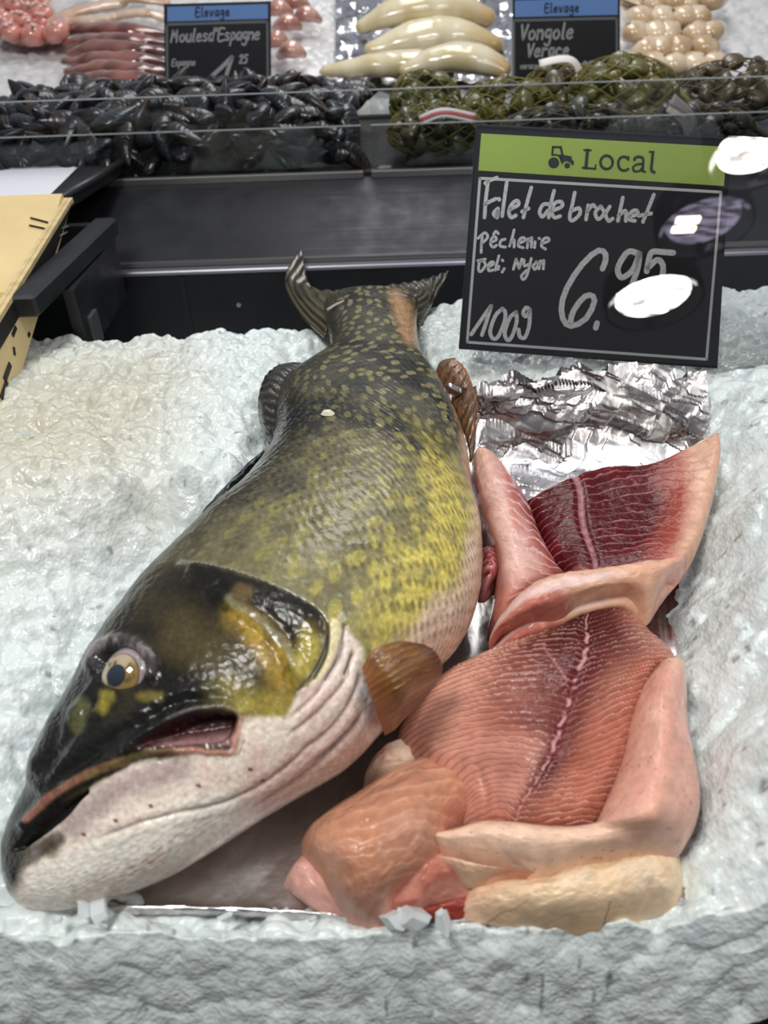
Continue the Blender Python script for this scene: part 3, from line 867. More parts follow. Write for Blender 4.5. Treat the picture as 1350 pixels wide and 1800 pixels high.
# ------------------------------------------------------------------ foil
def build_foil():
    rows = [[(700, 700, .070), (800, 684, .080), (850, 674, .082), (950, 664, .083), (1050, 656, .084), (1150, 654, .084), (1243, 660, .082)],
            [(700, 760, .040), (800, 740, .050), (850, 735, .050), (950, 730, .052), (1050, 722, .054), (1150, 716, .055), (1244, 724, .056)],
            [(690, 850, .008), (790, 830, .012), (850, 822, .012), (950, 812, .014), (1050, 803, .015), (1150, 796, .018), (1240, 790, .026)],
            [(660, 940, .001), (770, 915, .001), (850, 900, .001), (950, 890, .001), (1050, 880, .001), (1150, 872, .002), (1224, 866, .010)],
            [(560, 1080, .001), (690, 1060, .001), (800, 1045, .001), (920, 1035, .001), (1040, 1028, .001), (1130, 1022, .001), (1194, 1015, .007)],
            [(400, 1280, .001), (560, 1250, .001), (720, 1230, .001), (880, 1215, .001), (1020, 1205, .001), (1140, 1198, .001), (1214, 1190, .005)],
            [(220, 1450, .001), (400, 1440, .001), (600, 1430, .001), (800, 1420, .001), (980, 1415, .001), (1130, 1410, .001), (1232, 1400, .006)],
            [(90, 1575, .003), (300, 1580, .002), (500, 1588, .002), (700, 1598, .002), (900, 1606, .002), (1080, 1594, .003), (1205, 1570, .006)],
            [(80, 1592, .008), (300, 1592, .008), (500, 1600, .008), (700, 1612, .008), (900, 1620, .008), (1085, 1608, .008), (1200, 1578, .010)],
            [(80, 1606, .006), (300, 1606, .005), (500, 1614, .005), (700, 1626, .005), (900, 1634, .005), (1085, 1622, .006), (1204, 1588, .008)]]
    T = patch(rows, 420, 300)
    n, m, _ = T.shape
    a = np.linspace(0, 1, n)[:, None] + np.zeros((n, m)); b = np.linspace(0, 1, m)[None] + np.zeros((n, m))
    wallm = sm(0.33, 0.24, a)
    X, Y = b * 0.40, a * 0.62
    def facets(x, y, size, seed):
        X_, Y_ = x / size, y / size
        ix, iy = np.floor(X_).astype(int), np.floor(Y_).astype(int)
        best = np.full(X_.shape, -9.)
        for p in (-1, 0, 1):
            for q in (-1, 0, 1):
                h = [_h(ix + p, iy + q, seed + w_) - .5 for w_ in range(5)]
                ex, ey = X_ - (ix + p + .5 + .8 * h[0]), Y_ - (iy + q + .5 + .8 * h[1])
                best = np.maximum(best, .9 * h[2] + 2.2 * (h[3] * ex + h[4] * ey) - .30 * (ex * ex + ey * ey))
        return best * size
    # crumples: sharp facets on the standing back, softer ripples on the floor
    cr = np.zeros((n, m))
    for size, amp, seed in ((0.060, 0.30, 61), (0.028, 0.26, 71), (0.013, 0.14, 81)):
        xx, yy = X * .8 + Y * .5, Y * 1.0 - X * .35
        cr += amp * (facets(xx, yy, size, seed) - facets(yy * 1.1, xx, size * .8, seed + 5))
    cr -= cr.mean()
    rip = 0.0016 * fbm(X * 26, Y * 14, 3., 4) + 0.0010 * np.abs(fbm(X * 50, Y * 22, 5., 3))
    T[..., 2] += wallm * cr * 0.40 + (1 - wallm) * (rip * 0.7) * sm(1.0, 0.93, a)
    T[..., 1] += wallm * cr * 0.60
    T[..., 2] += 0.0016 * fbm(X * 40, Y * 8, 9.) * sm(0.9, 0.96, a)
    V = np.concatenate([T.reshape(-1, 3), (T - [0, 0, 0.0006]).reshape(-1, 3)])
    F = np.concatenate([grid_faces(n, m), grid_faces(n, m, off=n * m)[:, ::-1]])
    mat = pmat('aluminium foil', (206, 203, 203), 0.27, metal=1.0, bumps=(('noise', 45, 0.3, 0.003), ('noise', 160, 0.15, 0.001)), rough_var=0.08)
    o = mesh_obj('foil_sheet', V, F, mat)
    tag(o, 'crumpled silver foil sheet under the fish and fillets, its back edge standing up', 'foil')
# ------------------------------------------------------------------ fillets
def ab(T):
    n, m, _ = T.shape
    return np.linspace(0, 1, n)[:, None] + np.zeros((n, m)), np.linspace(0, 1, m)[None] + np.zeros((n, m))

def lines(phase, width):
    """thin light seams at whole numbers of phase"""
    d = np.abs(phase - np.round(phase))
    return sm(width, width * 0.25, d)

def build_fillets():
    wet = pmat('raw fish flesh', None, 0.15, spec=0.22, coat=0.0, sss=0.08, sss_r=(0.003, 0.0012, 0.001),
               bumps=(('noise', 55, 0.30, 0.004), ('noise', 190, 0.25, 0.0014), ('noise', 620, 0.25, 0.0006)), rough_var=0.06, mottle=0.14, mottle_scale=120)
    # --- centre fillet with the red seam
    rows = [[(1000, 1060, .042), (1022, 1048, .052), (1045, 1038, .056), (1078, 1034, .055), (1112, 1050, .044)],
            [(928, 1106, .040), (985, 1095, .056), (1031, 1090, .062), (1088, 1086, .060), (1152, 1096, .044)],
            [(774, 1170, .036), (900, 1148, .058), (1032, 1135, .068), (1112, 1135, .062), (1200, 1150, .040)],
            [(716, 1232, .036), (868, 1205, .060), (1012, 1195, .070), (1078, 1190, .062), (1160, 1184, .040)],
            [(694, 1284, .032), (850, 1260, .058), (992, 1255, .068), (1058, 1255, .060), (1140, 1242, .040)],
            [(722, 1330, .028), (850, 1312, .054), (970, 1320, .064), (1040, 1320, .058), (1125, 1306, .040)],
            [(784, 1374, .030), (865, 1362, .048), (946, 1366, .058), (1010, 1375, .054), (1100, 1372, .040)],
            [(804, 1408, .026), (862, 1406, .042), (918, 1410, .050), (978, 1425, .048), (1065, 1432, .038)],
            [(800, 1446, .020), (850, 1448, .030), (900, 1452, .036), (960, 1462, .036), (1030, 1468, .030)]]
    T = patch(rows, 300, 260); a, b = ab(T)
    n1, n2 = fbm(b * 5, a * 9, 1.), fbm(b * 30, a * 40, 2., 3)
    mid = 0.5 + 0.012 * np.sin(a * 40) * 0 + 0.006 * n2
    off = b - mid
    ph = 44 * (a ** 0.82) + 5.5 * np.abs(off) - 3.0 * off * (off < 0) * 1.0 + 0.5 * n1 + 0.28 * n2
    ph = ph + np.where(off < 0, -9.0 * off * off * 3, 3.0 * off)
    ln = lines(ph, 0.10) * (0.35 + 0.65 * sm(-.3, .3, n1 + n2))
    c = np.zeros(T.shape) + lin((198, 132, 110))
    red = np.exp(-(off / (0.36 - 0.18 * a)) ** 2) * sm(1.0, 0.62, a * 0.9)
    c = mixc(c, (84, 20, 24), red * 0.98 + 0.15 * n1)
    c = mixc(c, (176, 104, 82), sm(0.06, 0.22, off) * sm(0.25, 0.6, a) * 0.6)
    c = mixc(c, (58, 10, 14), sm(0.42, 0.14, a + 0.1 * n1) * sm(0.44, 0.15, np.abs(off)) * 0.85)
    c = mixc(c, (214, 160, 138), sm(-0.22, -0.42, off) * 0.8)
    c = mixc(c, (212, 150, 132), sm(0.52, 0.62, a) * sm(0.0, -0.08, off) * 0.6)
    fade = 1 - 0.55 * sm(-0.2, -0.45, off)
    fade = fade * (1 - 0.85 * sm(0.58, 0.68, a) * sm(-0.03, -0.1, off))
    c = mixc(c, (220, 176, 162), ln * (0.85 - 0.45 * red) * fade)
    c = mixc(c, (104, 40, 42), lines(ph + 0.34, 0.24) * 0.4 * (1 - ln))
    seam = sm(0.013, 0.003, np.abs(off + 0.005 * np.sin(a * 120) + 0.004 * n2))
    c = mixc(c, (206, 150, 152), seam * 0.8 * sm(-.6, .2, vnoise(a * 70, b * 0, 2.)) )
    nick = poly_dist(b, a, [(0.33, 0.22), (0.47, 0.38)])[0]
    c = mixc(c, (200, 140, 136), sm(0.006, 0.001, nick) * 0.3)
    d = 0.0017 * ln * fade - 0.0014 * np.exp(-(off / 0.02) ** 2) + 0.0012 * n1 + 0.0003 * n2
    d = d - 0.004 * np.exp(-((b - 0.2 - 0.05 * n1) / 0.03) ** 2) * sm(0.6, 0.8, a) * 0.5
    f = slab('fish_fillet', T, .034, wet, None, c, disp=d, w=.022, low=.004)
    tag(f, 'large centre fillet with a dark red seam and white lines running across it', 'fish fillet')

    # --- rear fillet, deep red
    rows = [[(922, 872, .036), (995, 832, .048), (1060, 812, .052), (1140, 804, .056), (1205, 778, .066), (1268, 745, .082)],
            [(938, 905, .034), (1001, 866, .044), (1070, 850, .046), (1150, 842, .050), (1212, 818, .060), (1272, 780, .074)],
            [(950, 940, .034), (1006, 900, .042), (1078, 892, .044), (1156, 888, .048), (1210, 868, .056), (1262, 845, .062)],
            [(966, 972, .034), (1013, 940, .041), (1080, 936, .043), (1150, 934, .047), (1200, 920, .054), (1246, 905, .056)],
            [(985, 1000, .036), (1020, 978, .042), (1080, 974, .044), (1140, 970, .048), (1190, 962, .053), (1228, 952, .052)],
            [(990, 1024, .036), (1024, 1012, .042), (1080, 1006, .044), (1132, 1000, .048), (1178, 996, .050), (1206, 990, .046)]]
    T = patch(rows, 240, 240); a, b = ab(T)
    n1, n2 = fbm(b * 5, a * 5, 11.), fbm(b * 30, a * 26, 12., 3)
    mid = 0.235 + 0.05 * a + 0.012 * np.sin(a * 9)
    off = b - mid
    ph = 15.5 * a + 1.6 * n1 * 0.5 + 0.2 * n2 + np.where(off < 0, -8 * off, 1.2 * off) - 9 * np.clip(b - 0.62, 0, 1) ** 1.3 * 1.2
    ln = lines(ph, 0.085) * (0.45 + 0.55 * sm(-.3, .3, n1 + n2))
    c = np.zeros(T.shape) + lin((74, 14, 20))
    c = mixc(c, (104, 26, 30), sm(-0.1, 0.4, n1) * 0.7)
    c = mixc(c, (160, 78, 64), sm(0.54, 0.74, b + 0.05 * n1) * 0.85)
    c = mixc(c, (208, 166, 142), sm(0.72, 0.88, b + 0.06 * n1 + 0.10 * (0.5 - a) * (a < 0.5)) * 0.95)
    c = mixc(c, (198, 120, 110), sm(0.86, 1.0, a + 0.06 * n1) * 0.5)
    c = mixc(c, (200, 140, 136), ln * 0.55 * sm(0.98, 0.8, b))
    c = mixc(c, (196, 146, 150), sm(0.022, 0.010, np.abs(off)) * 0.75 * (0.6 + 0.4 * n2))
    d = 0.0011 * ln - 0.0018 * np.exp(-(off / 0.022) ** 2) + 0.0014 * n1
    f = slab('fish_fillet', T, .026, wet, None, c, disp=d, w=.010)
    tag(f, 'deep red fillet at the back, tilted up in front of the foil wall', 'fish fillet')

    # --- its rolled pale edge lies over the centre fillet: a fillet of its own, folded over
    rows = [[(872, 1088, .050), (920, 1030, .070), (978, 1004, .076), (1040, 994, .078), (1110, 984, .078), (1165, 974, .074), (1214, 962, .062)],
            [(862, 1104, .052), (918, 1050, .078), (980, 1022, .086), (1042, 1010, .087), (1112, 1000, .085), (1165, 994, .079), (1206, 986, .064)],
            [(862, 1116, .050), (925, 1072, .076), (985, 1048, .082), (1040, 1030, .084), (1100, 1020, .082), (1148, 1026, .074), (1188, 1006, .060)],
            [(880, 1112, .044), (940, 1090, .062), (990, 1074, .068), (1030, 1046, .072), (1090, 1034, .070), (1140, 1072, .054), (1170, 1024, .050)]]
    T = patch(rows, 120, 220); a, b = ab(T)
    n1, n2 = fbm(b * 7, a * 3, 21.), fbm(b * 30, a * 12, 22., 3)
    c = np.zeros(T.shape) + lin((216, 168, 140))
    c = mixc(c, (186, 100, 92), sm(0.50, 0.30, b + 0.12 * n1) * sm(0.15, 0.5, a) * 0.8)
    c = mixc(c, (222, 196, 190), sm(0.22, 0.05, np.abs(a - 0.38 - 0.12 * n1)) * sm(0.72, 0.5, b) * 0.8)
    c = mixc(c, (206, 130, 130), sm(0.82, 0.98, b) * 0.5)
    c = mixc(c, (224, 182, 156), sm(0.25, .5, n2) * 0.5)
    d = 0.0024 * n1 + 0.0008 * n2 + 0.003 * np.sin(b * 9) * a
    f = slab('fish_fillet', T, .022, wet, None, c, disp=d, w=.012)
    tag(f, 'pale rolled fillet edge with white membrane, lying across between the two red fillets', 'fish fillet')

    # --- narrow fillet standing against the pike's belly
    rows = [[(829, 800, .050), (836, 783, .058), (846, 778, .062), (856, 784, .060), (868, 796, .052)],
            [(829, 838, .046), (842, 832, .060), (862, 828, .068), (884, 822, .064), (904, 836, .048)],
            [(836, 880, .044), (856, 880, .064), (880, 876, .072), (908, 872, .066), (934, 886, .046)],
            [(848, 925, .040), (868, 930, .064), (898, 928, .072), (930, 922, .064), (956, 945, .046)],
            [(868, 970, .040), (884, 978, .064), (914, 978, .070), (950, 968, .062), (984, 992, .046)],
            [(868, 1030, .036), (888, 1030, .060), (920, 1018, .066), (956, 1006, .060), (1000, 1006, .046)],
            [(858, 1090, .032), (880, 1078, .050), (908, 1056, .056), (950, 1036, .052), (1000, 1024, .042)]]
    T = patch(rows, 220, 130); a, b = ab(T)
    n1, n2 = fbm(b * 4, a * 8, 31.), fbm(b * 16, a * 30, 32., 3)
    c = np.zeros(T.shape) + lin((196, 128, 112))
    c = mixc(c, (142, 56, 58), sm(0.55, 0.9, b + 0.1 * n1) * sm(0.12, 0.3, a) * 0.9)
    c = mixc(c, (216, 186, 176), sm(0.35, 0.1, np.abs(b - 0.42 + 0.2 * n1)) * 0.7 * sm(0.95, 0.7, a))
    c = mixc(c, (218, 172, 148), sm(0.2, 0.0, a) * 0.8)
    c = mixc(c, (208, 136, 122), sm(0.25, 0.0, b) * 0.8)
    ph = 15 * a - 4.2 * b + 0.9 * n1 + 0.25 * n2
    ln = lines(ph, 0.15) * sm(0.25, 0.5, b) * sm(0.15, 0.3, a)
    c = mixc(c, (226, 184, 178), ln * 0.75)
    f = slab('fish_fillet', T, .032, wet, None, c, disp=0.0010 * ln + 0.002 * n1, w=.012)
    tag(f, "narrow pink fillet with a pointed tip leaning against the pike's belly", 'fish fillet')

    # --- pale belly flap on the right, folding along the front
    rows = [[(1160, 1152, .052), (1190, 1142, .054), (1210, 1150, .046)],
            [(1135, 1186, .054), (1178, 1190, .064), (1213, 1200, .046)],
            [(1114, 1242, .054), (1168, 1252, .068), (1216, 1264, .044)],
            [(1098, 1315, .052), (1168, 1322, .070), (1231, 1336, .042)],
            [(1068, 1390, .052), (1160, 1384, .070), (1238, 1396, .042)],
            [(1042, 1436, .052), (1142, 1432, .068), (1222, 1448, .042)],
            [(1005, 1441, .048), (1095, 1462, .056), (1182, 1488, .038)],
            [(962, 1437, .046), (1012, 1476, .052), (1058, 1512, .036)],
            [(912, 1429, .046), (942, 1480, .050), (962, 1534, .034)],
            [(852, 1426, .042), (868, 1470, .046), (880, 1522, .032)],
            [(790, 1442, .040), (792, 1470, .042), (798, 1502, .032)],
            [(742, 1452, .036), (742, 1462, .038), (746, 1474, .032)]]
    T = patch(rows, 300, 130); a, b = ab(T)
    n1, n2 = fbm(b * 3, a * 9, 41.), fbm(b * 14, a * 40, 42., 3)
    c = np.zeros(T.shape) + lin((212, 162, 142))
    c = mixc(c, (210, 146, 132), sm(0.0, 0.4, n1) * sm(0.5, 0.3, a) * 0.7)
    c = mixc(c, (222, 190, 164), sm(0.45, 0.62, a) * 0.8)
    c = mixc(c, (216, 182, 158), sm(0.1, 0.0, a) * 0.8)
    c = mixc(c, (196, 180, 156), sm(0.93, 1.0, a) * 0.8)
    c = mixc(c, (222, 186, 168), lines(a * 60 + 2 * n1 + b * 3, 0.14) * 0.15)
    c = mixc(c, (130, 60, 56), sm(0.80, 0.88, vnoise(b * 34, a * 110, 3.)) * 0.6)
    d = 0.0016 * n1 + 0.0005 * n2
    f = slab('fish_fillet', T, .026, wet, None, c, disp=d, w=.014, low=.003)
    tag(f, 'smooth pale pink belly flap on the right, its lower end folding across the front', 'fish fillet')

    # --- orange tail piece drooping to the front
    rows = [[(752, 1300, .008), (790, 1286, .010), (836, 1290, .012), (876, 1312, .012), (900, 1350, .010)],
            [(712, 1332, .020), (752, 1322, .024), (796, 1330, .026), (838, 1354, .024), (860, 1390, .018)],
            [(646, 1372, .028), (686, 1356, .038), (742, 1358, .048), (792, 1378, .044), (824, 1414, .030)],
            [(572, 1412, .032), (628, 1404, .048), (694, 1402, .056), (760, 1416, .048), (800, 1450, .030)],
            [(532, 1446, .030), (590, 1444, .048), (664, 1450, .056), (740, 1458, .048), (786, 1488, .030)],
            [(526, 1484, .028), (580, 1488, .046), (650, 1498, .052), (720, 1500, .044), (764, 1512, .030)],
            [(546, 1526, .026), (592, 1528, .040), (644, 1536, .045), (692, 1536, .040), (730, 1534, .028)],
            [(578, 1572, .022), (606, 1570, .030), (640, 1572, .034), (672, 1568, .032), (698, 1560, .024)],
            [(612, 1606, .014), (630, 1606, .018), (652, 1606, .020), (676, 1606, .018), (700, 1602, .014)]]
    T = patch(rows, 240, 170); a, b = ab(T)
    n1, n2 = fbm(b * 4, a * 6, 51.), fbm(b * 22, a * 24, 52., 3)
    c = np.zeros(T.shape) + lin((192, 138, 110))
    c = mixc(c, (198, 150, 128), sm(-0.1, 0.4, n1) * 0.7)
    c = mixc(c, (172, 116, 82), np.exp(-((b - 0.45) / 0.14) ** 2 - ((a - 0.62) / 0.2) ** 2) * 0.6)
    c = mixc(c, (196, 148, 132), sm(0.75, 0.95, a) * 0.8)
    c = mixc(c, (206, 134, 122), sm(0.8, 1.0, b) * 0.6)
    ph = 11 * a + 3.5 * b + 0.5 * n1 + 0.2 * n2
    ln = lines(ph, 0.14) * sm(0.2, 0.4, b) * sm(0.85, 0.7, a)
    c = mixc(c, (214, 168, 144), ln * 0.4)
    c = mixc(c, (170, 104, 84), lines(ph + .4, .3) * .25 * sm(0.1, 0.4, b))
    c = mixc(c, (176, 92, 82), sm(.012, .003, poly_dist(b, a, [(0.45, .12), (0.75, .10), (.95, .16)])[0]) * 0.6)
    f = slab('fish_fillet', T, .030, wet, None, c, disp=0.0003 * ln + 0.0036 * n1 + 0.0009 * n2 - 0.003 * sm(.03, .005, poly_dist(b, a, [(0.40, .13), (0.75, .11), (.95, .17)])[0]), w=.024, low=.003)
    tag(f, "orange pink tapering fillet drooping to the foil's front edge by the pike's jaw", 'fish fillet')

    # --- cream piece at the front right
    rows = [[(828, 1536, .018), (880, 1526, .022), (960, 1520, .026), (1040, 1498, .028), (1110, 1478, .028), (1170, 1474, .026), (1204, 1484, .020)],
            [(806, 1566, .018), (880, 1556, .029), (960, 1550, .035), (1040, 1534, .037), (1110, 1518, .036), (1172, 1514, .031), (1209, 1522, .020)],
            [(798, 1596, .014), (880, 1588, .024), (960, 1586, .030), (1040, 1576, .032), (1110, 1564, .030), (1170, 1556, .026), (1206, 1560, .018)],
            [(804, 1634, .004), (880, 1634, .006), (960, 1632, .008), (1040, 1630, .010), (1110, 1622, .010), (1160, 1608, .010), (1200, 1592, .010)]]
    T = patch(rows, 130, 240); a, b = ab(T)
    n1, n2 = fbm(b * 7, a * 3, 61.), fbm(b * 40, a * 14, 62., 3)
    c = np.zeros(T.shape) + lin((228, 200, 164))
    c = mixc(c, (226, 204, 176), sm(0.0, 0.4, n1) * 0.8)
    c = mixc(c, (214, 172, 146), sm(0.3, 0.05, b) * 0.7)
    c = mixc(c, (218, 184, 144), sm(0.6, 0.95, a) * 0.4)
    for pl in ([(0.10, .92), (.16, .78), (.22, .74), (.27, .60)], [(.55, .95), (.58, .75)]):
        c = mixc(c, (110, 84, 62), sm(.006, .001, poly_dist(b + .01 * n2, a, pl)[0]) * 0.7)
    f = slab('fish_fillet', T, .030, wet, None, c, disp=0.0040 * n1 + 0.0008 * n2, w=.022, low=.003)
    tag(f, 'cream coloured fillet end at the front right corner of the foil', 'fish fillet')

    # --- torn scrap under the fold
    rows = [[(762, 1494, .030), (800, 1500, .038), (850, 1512, .040), (890, 1520, .038), (960, 1530, .034)],
            [(772, 1514, .028), (808, 1520, .036), (850, 1528, .036), (890, 1530, .034), (950, 1536, .030)],
            [(800, 1540, .022), (815, 1548, .026), (845, 1546, .028), (870, 1538, .028), (930, 1542, .024)]]
    T = patch(rows, 60, 110); a, b = ab(T); n1 = fbm(b * 6, a * 3, 71.)
    c = mixc(np.zeros(T.shape) + lin((220, 182, 152)), (204, 138, 118), sm(0.5, 0.9, b) * 0.8)
    f = slab('fillet_scrap', T, .012, wet, None, c, disp=0.003 * n1, w=.006)
    tag(f, 'small torn pale scrap of flesh under the folded belly flap', 'fish scrap')

    # --- pink pieces between the orange and the cream one
    rows = [[(650, 1520, .016), (720, 1490, .022), (780, 1478, .026), (850, 1480, .022)],
            [(650, 1560, .014), (726, 1534, .026), (780, 1514, .029), (850, 1520, .022)],
            [(650, 1595, .010), (726, 1580, .021), (776, 1556, .024), (850, 1556, .018)],
            [(670, 1618, .006), (730, 1612, .010), (770, 1588, .015), (840, 1590, .012)]]
    T = patch(rows, 90, 90); a, b = ab(T); n1 = fbm(b * 4, a * 4, 81.)
    c = mixc(np.zeros(T.shape) + lin((190, 130, 112)), (160, 84, 70), sm(0.0, .5, n1) * 0.7)
    f = slab('fish_fillet', T, .020, wet, None, c, disp=0.005 * n1, w=.014, low=.003)
    tag(f, 'small pink fillet piece tucked between the orange fillet and the cream one', 'fish fillet')
    rows = [[(716, 1604, .012), (760, 1586, .017), (830, 1568, .016)], [(720, 1616, .009), (765, 1604, .014), (830, 1596, .012)], [(730, 1626, .004), (770, 1624, .006), (830, 1620, .006)]]
    T = patch(rows, 50, 60); a, b = ab(T); n1 = fbm(b * 4, a * 4, 91.)
    c = mixc(np.zeros(T.shape) + lin((136, 54, 44)), (170, 96, 80), sm(0.0, .4, n1) * 0.7)
    f = slab('fillet_scrap', T, .008, wet, None, c, disp=0.002 * n1, w=.004)
    tag(f, 'dark red brown scrap at the front lip of the foil', 'fish scrap')
    # --- bottom left end piece and the white lump by the fin
    rows = [[(540, 1480, .018), (580, 1490, .020), (616, 1530, .020), (660, 1576, .016)],
            [(512, 1512, .020), (546, 1526, .024), (580, 1562, .022), (636, 1600, .014)],
            [(496, 1544, .012), (522, 1564, .018), (558, 1592, .014), (612, 1614, .008)]]
    T = patch(rows, 80, 90); a, b = ab(T); n1 = fbm(b * 4, a * 4, 101.)
    c = mixc(np.zeros(T.shape) + lin((216, 164, 150)), (196, 128, 104), sm(0.6, 1., b) * 0.6)
    f = slab('fish_fillet', T, .016, wet, None, c, disp=0.0025 * n1, w=.008, low=.002)
    tag(f, 'pale pink fillet end peeping out under the orange fillet at the front', 'fish fillet')
    rows = [[(650, 1326, .020), (690, 1292, .026), (740, 1280, .028), (790, 1300, .022)], [(640, 1350, .018), (680, 1330, .026), (736, 1324, .026), (790, 1340, .020)], [(636, 1376, .010), (680, 1372, .014), (730, 1372, .014), (780, 1380, .012)]]
    T = patch(rows, 70, 80); a, b = ab(T); n1 = fbm(b * 4, a * 4, 111.)
    c = mixc(np.zeros(T.shape) + lin((220, 192, 168)), (208, 160, 138), sm(0.0, .4, n1) * 0.7)
    f = slab('fillet_scrap', T, .018, wet, None, c, disp=0.0040 * n1, w=.010, low=.002)
    tag(f, "whitish lump of flesh below the pike's pectoral fin", 'fish scrap')
# ------------------------------------------------------------------ writing
def flat_frame(n):
    n = np.asarray(n, float); x = np.cross([0, 0, 1.0], n); x = -x if x[0] < 0 else x
    return x / np.linalg.norm(x)

def ribbon(mb, pts3, w, n, th=0.0004, c=None):
    """a painted line of width w on a plane with normal n"""
    P = np.asarray(pts3, float)
    T = np.gradient(P, axis=0); T /= np.linalg.norm(T, axis=1)[:, None] + 1e-12
    S = np.cross(n, T)
    w = np.broadcast_to(np.asarray(w, float), (len(P),))
    a, b = P + S * w[:, None] / 2, P - S * w[:, None] / 2
    # round ends
    def capv(p, t, s, ww):
        q = np.linspace(-np.pi / 2, np.pi / 2, 7)[1:-1]
        return [p + ww / 2 * (np.sin(k) * s + np.cos(k) * t) for k in q]
    top = list(a) + capv(P[-1], T[-1], -S[-1], w[-1]) + list(b[::-1]) + capv(P[0], -T[0], S[0], w[0])
    top = np.array(top)
    # strip faces keep curved strokes clean
    k = len(P)
    V = np.concatenate([a, b, a + n * th, b + n * th])
    F = []
    for i in range(k - 1):
        F += [(2 * k + i, 2 * k + i + 1, 3 * k + i + 1, 3 * k + i), (i, 2 * k + i, 2 * k + i + 1, i + 1)[::-1], (k + i, k + i + 1, 3 * k + i + 1, 3 * k + i)[::-1]]
    mb.add(V, F, c)
    for e, t, s in ((0, -T[0], S[0]), (-1, T[-1], -S[-1])):
        q = np.linspace(-np.pi / 2, np.pi / 2, 9)
        arcp = np.array([P[e] + w[e] / 2 * (np.sin(v) * s + np.cos(v) * t) for v in q])
        mb.add(np.concatenate([arcp + n * th, P[e:e + 1 or None] + n * th]), [(i, i + 1, 9) for i in range(8)], c)

GLYPH = {  # single-line hand letters in a box one x-height tall (y up)
 'E': [[(.9, 1.6), (.1, 1.6), (.05, .0), (.9, 0)], [(.08, .85), (.75, .85)]], 'l': [[(.3, 1.7), (.2, .2), (.4, 0)]], 'e': [[(.1, .5), (.8, .6), (.6, 1), (.2, .8), (.1, .3), (.4, 0), (.8, .15)]],
 'v': [[(.1, 1), (.4, 0), (.8, 1)]], 'a': [[(.8, .9), (.3, 1), (.1, .4), (.3, 0), (.7, .4)], [(.8, 1), (.8, 0)]], 'g': [[(.8, .9), (.3, 1), (.1, .5), (.4, .2), (.8, .6)], [(.8, 1), (.75, -.4), (.4, -.7), (.1, -.5)]],
 'M': [[(.05, 0), (.2, 1.6)], [(.2, 1.6), (.55, .6)], [(.55, .6), (.9, 1.6)], [(.9, 1.6), (1, 0)]], 'o': [[(.5, 1), (.1, .7), (.2, .1), (.6, .05), (.85, .5), (.6, .95), (.45, 1)]], 'u': [[(.1, 1), (.15, .2), (.5, 0), (.8, .5)], [(.8, 1), (.85, 0)]],
 's': [[(.75, .9), (.3, 1), (.2, .65), (.7, .4), (.6, .05), (.1, .1)]], 'd': [[(.75, .8), (.3, 1), (.1, .4), (.3, 0), (.75, .4)], [(.85, 1.7), (.75, 0)]], "'": [[(.3, 1.7), (.2, 1.3)]],
 'p': [[(.2, 1), (.1, -.7)], [(.15, .8), (.6, 1), (.8, .5), (.5, .1), (.15, .3)]], 'n': [[(.1, 1), (.1, 0)], [(.1, .6), (.5, 1), (.8, .7), (.8, 0)]], 'V': [[(.05, 1.6), (.4, 0)], [(.4, 0), (.9, 1.6)]],
 'c': [[(.75, .85), (.4, 1), (.1, .6), (.2, .1), (.75, .1)]], 'r': [[(.15, 1), (.15, 0)], [(.15, .6), (.45, .95), (.8, .9)]], 't': [[(.4, 1.5), (.35, .1), (.7, 0)], [(.05, 1), (.75, 1)]],
 '1': [[(.1, .9), (.7, 1.6)], [(.7, 1.6), (.55, 0)]], '2': [[(.1, 1.3), (.45, 1.6), (.75, 1.2), (.1, 0)], [(.1, 0), (.85, .05)]], '5': [[(.85, 1.6), (.25, 1.55), (.2, .95)], [(.2, .95), (.6, 1), (.8, .5), (.5, 0), (.1, .1)]], '.': [[(.2, .1), (.25, 0)]], ' ': []}

def hand_text(mb, s, u, v, size, place, w, n, slope=0.0, slant=0.15, adv=1.0, c=None):
    for ch in s:
        for st in GLYPH[ch]:
            q = np.array([(x + slant * y, y) for x, y in st])
            px = np.stack([u + q[:, 0] * size * 0.8, v - q[:, 1] * size + slope * q[:, 0] * size], 1)
            px = smooth_path(px, 16)
            ribbon(mb, [place(a, b) for a, b in px], w, n, c=c)
        u += size * adv * (0.55 if ch in "l'.1 " else 0.85) * (1.35 if ch == 'M' else 1); v += slope * size * 0.8

# ------------------------------------------------------------------ the tall price card with the green band
LEAN = math.radians(29)
SN = np.array([0.0, -math.cos(LEAN), math.sin(LEAN)])      # faces the customer, leaning back
SP0 = at(1035, 632, 0.077)
def sgn(u, v, off=0.0): return at_plane(u, v, SP0 + SN * off, SN)
def z4(p): return (800 + p[0] / 2.4545, 210 + p[1] / 2.4545)
def z5(p): return (800 + p[0] / 4.5, 330 + p[1] / 4.5)
def z6(p): return (940 + p[0] / 5.625, 230 + p[1] / 5.625)

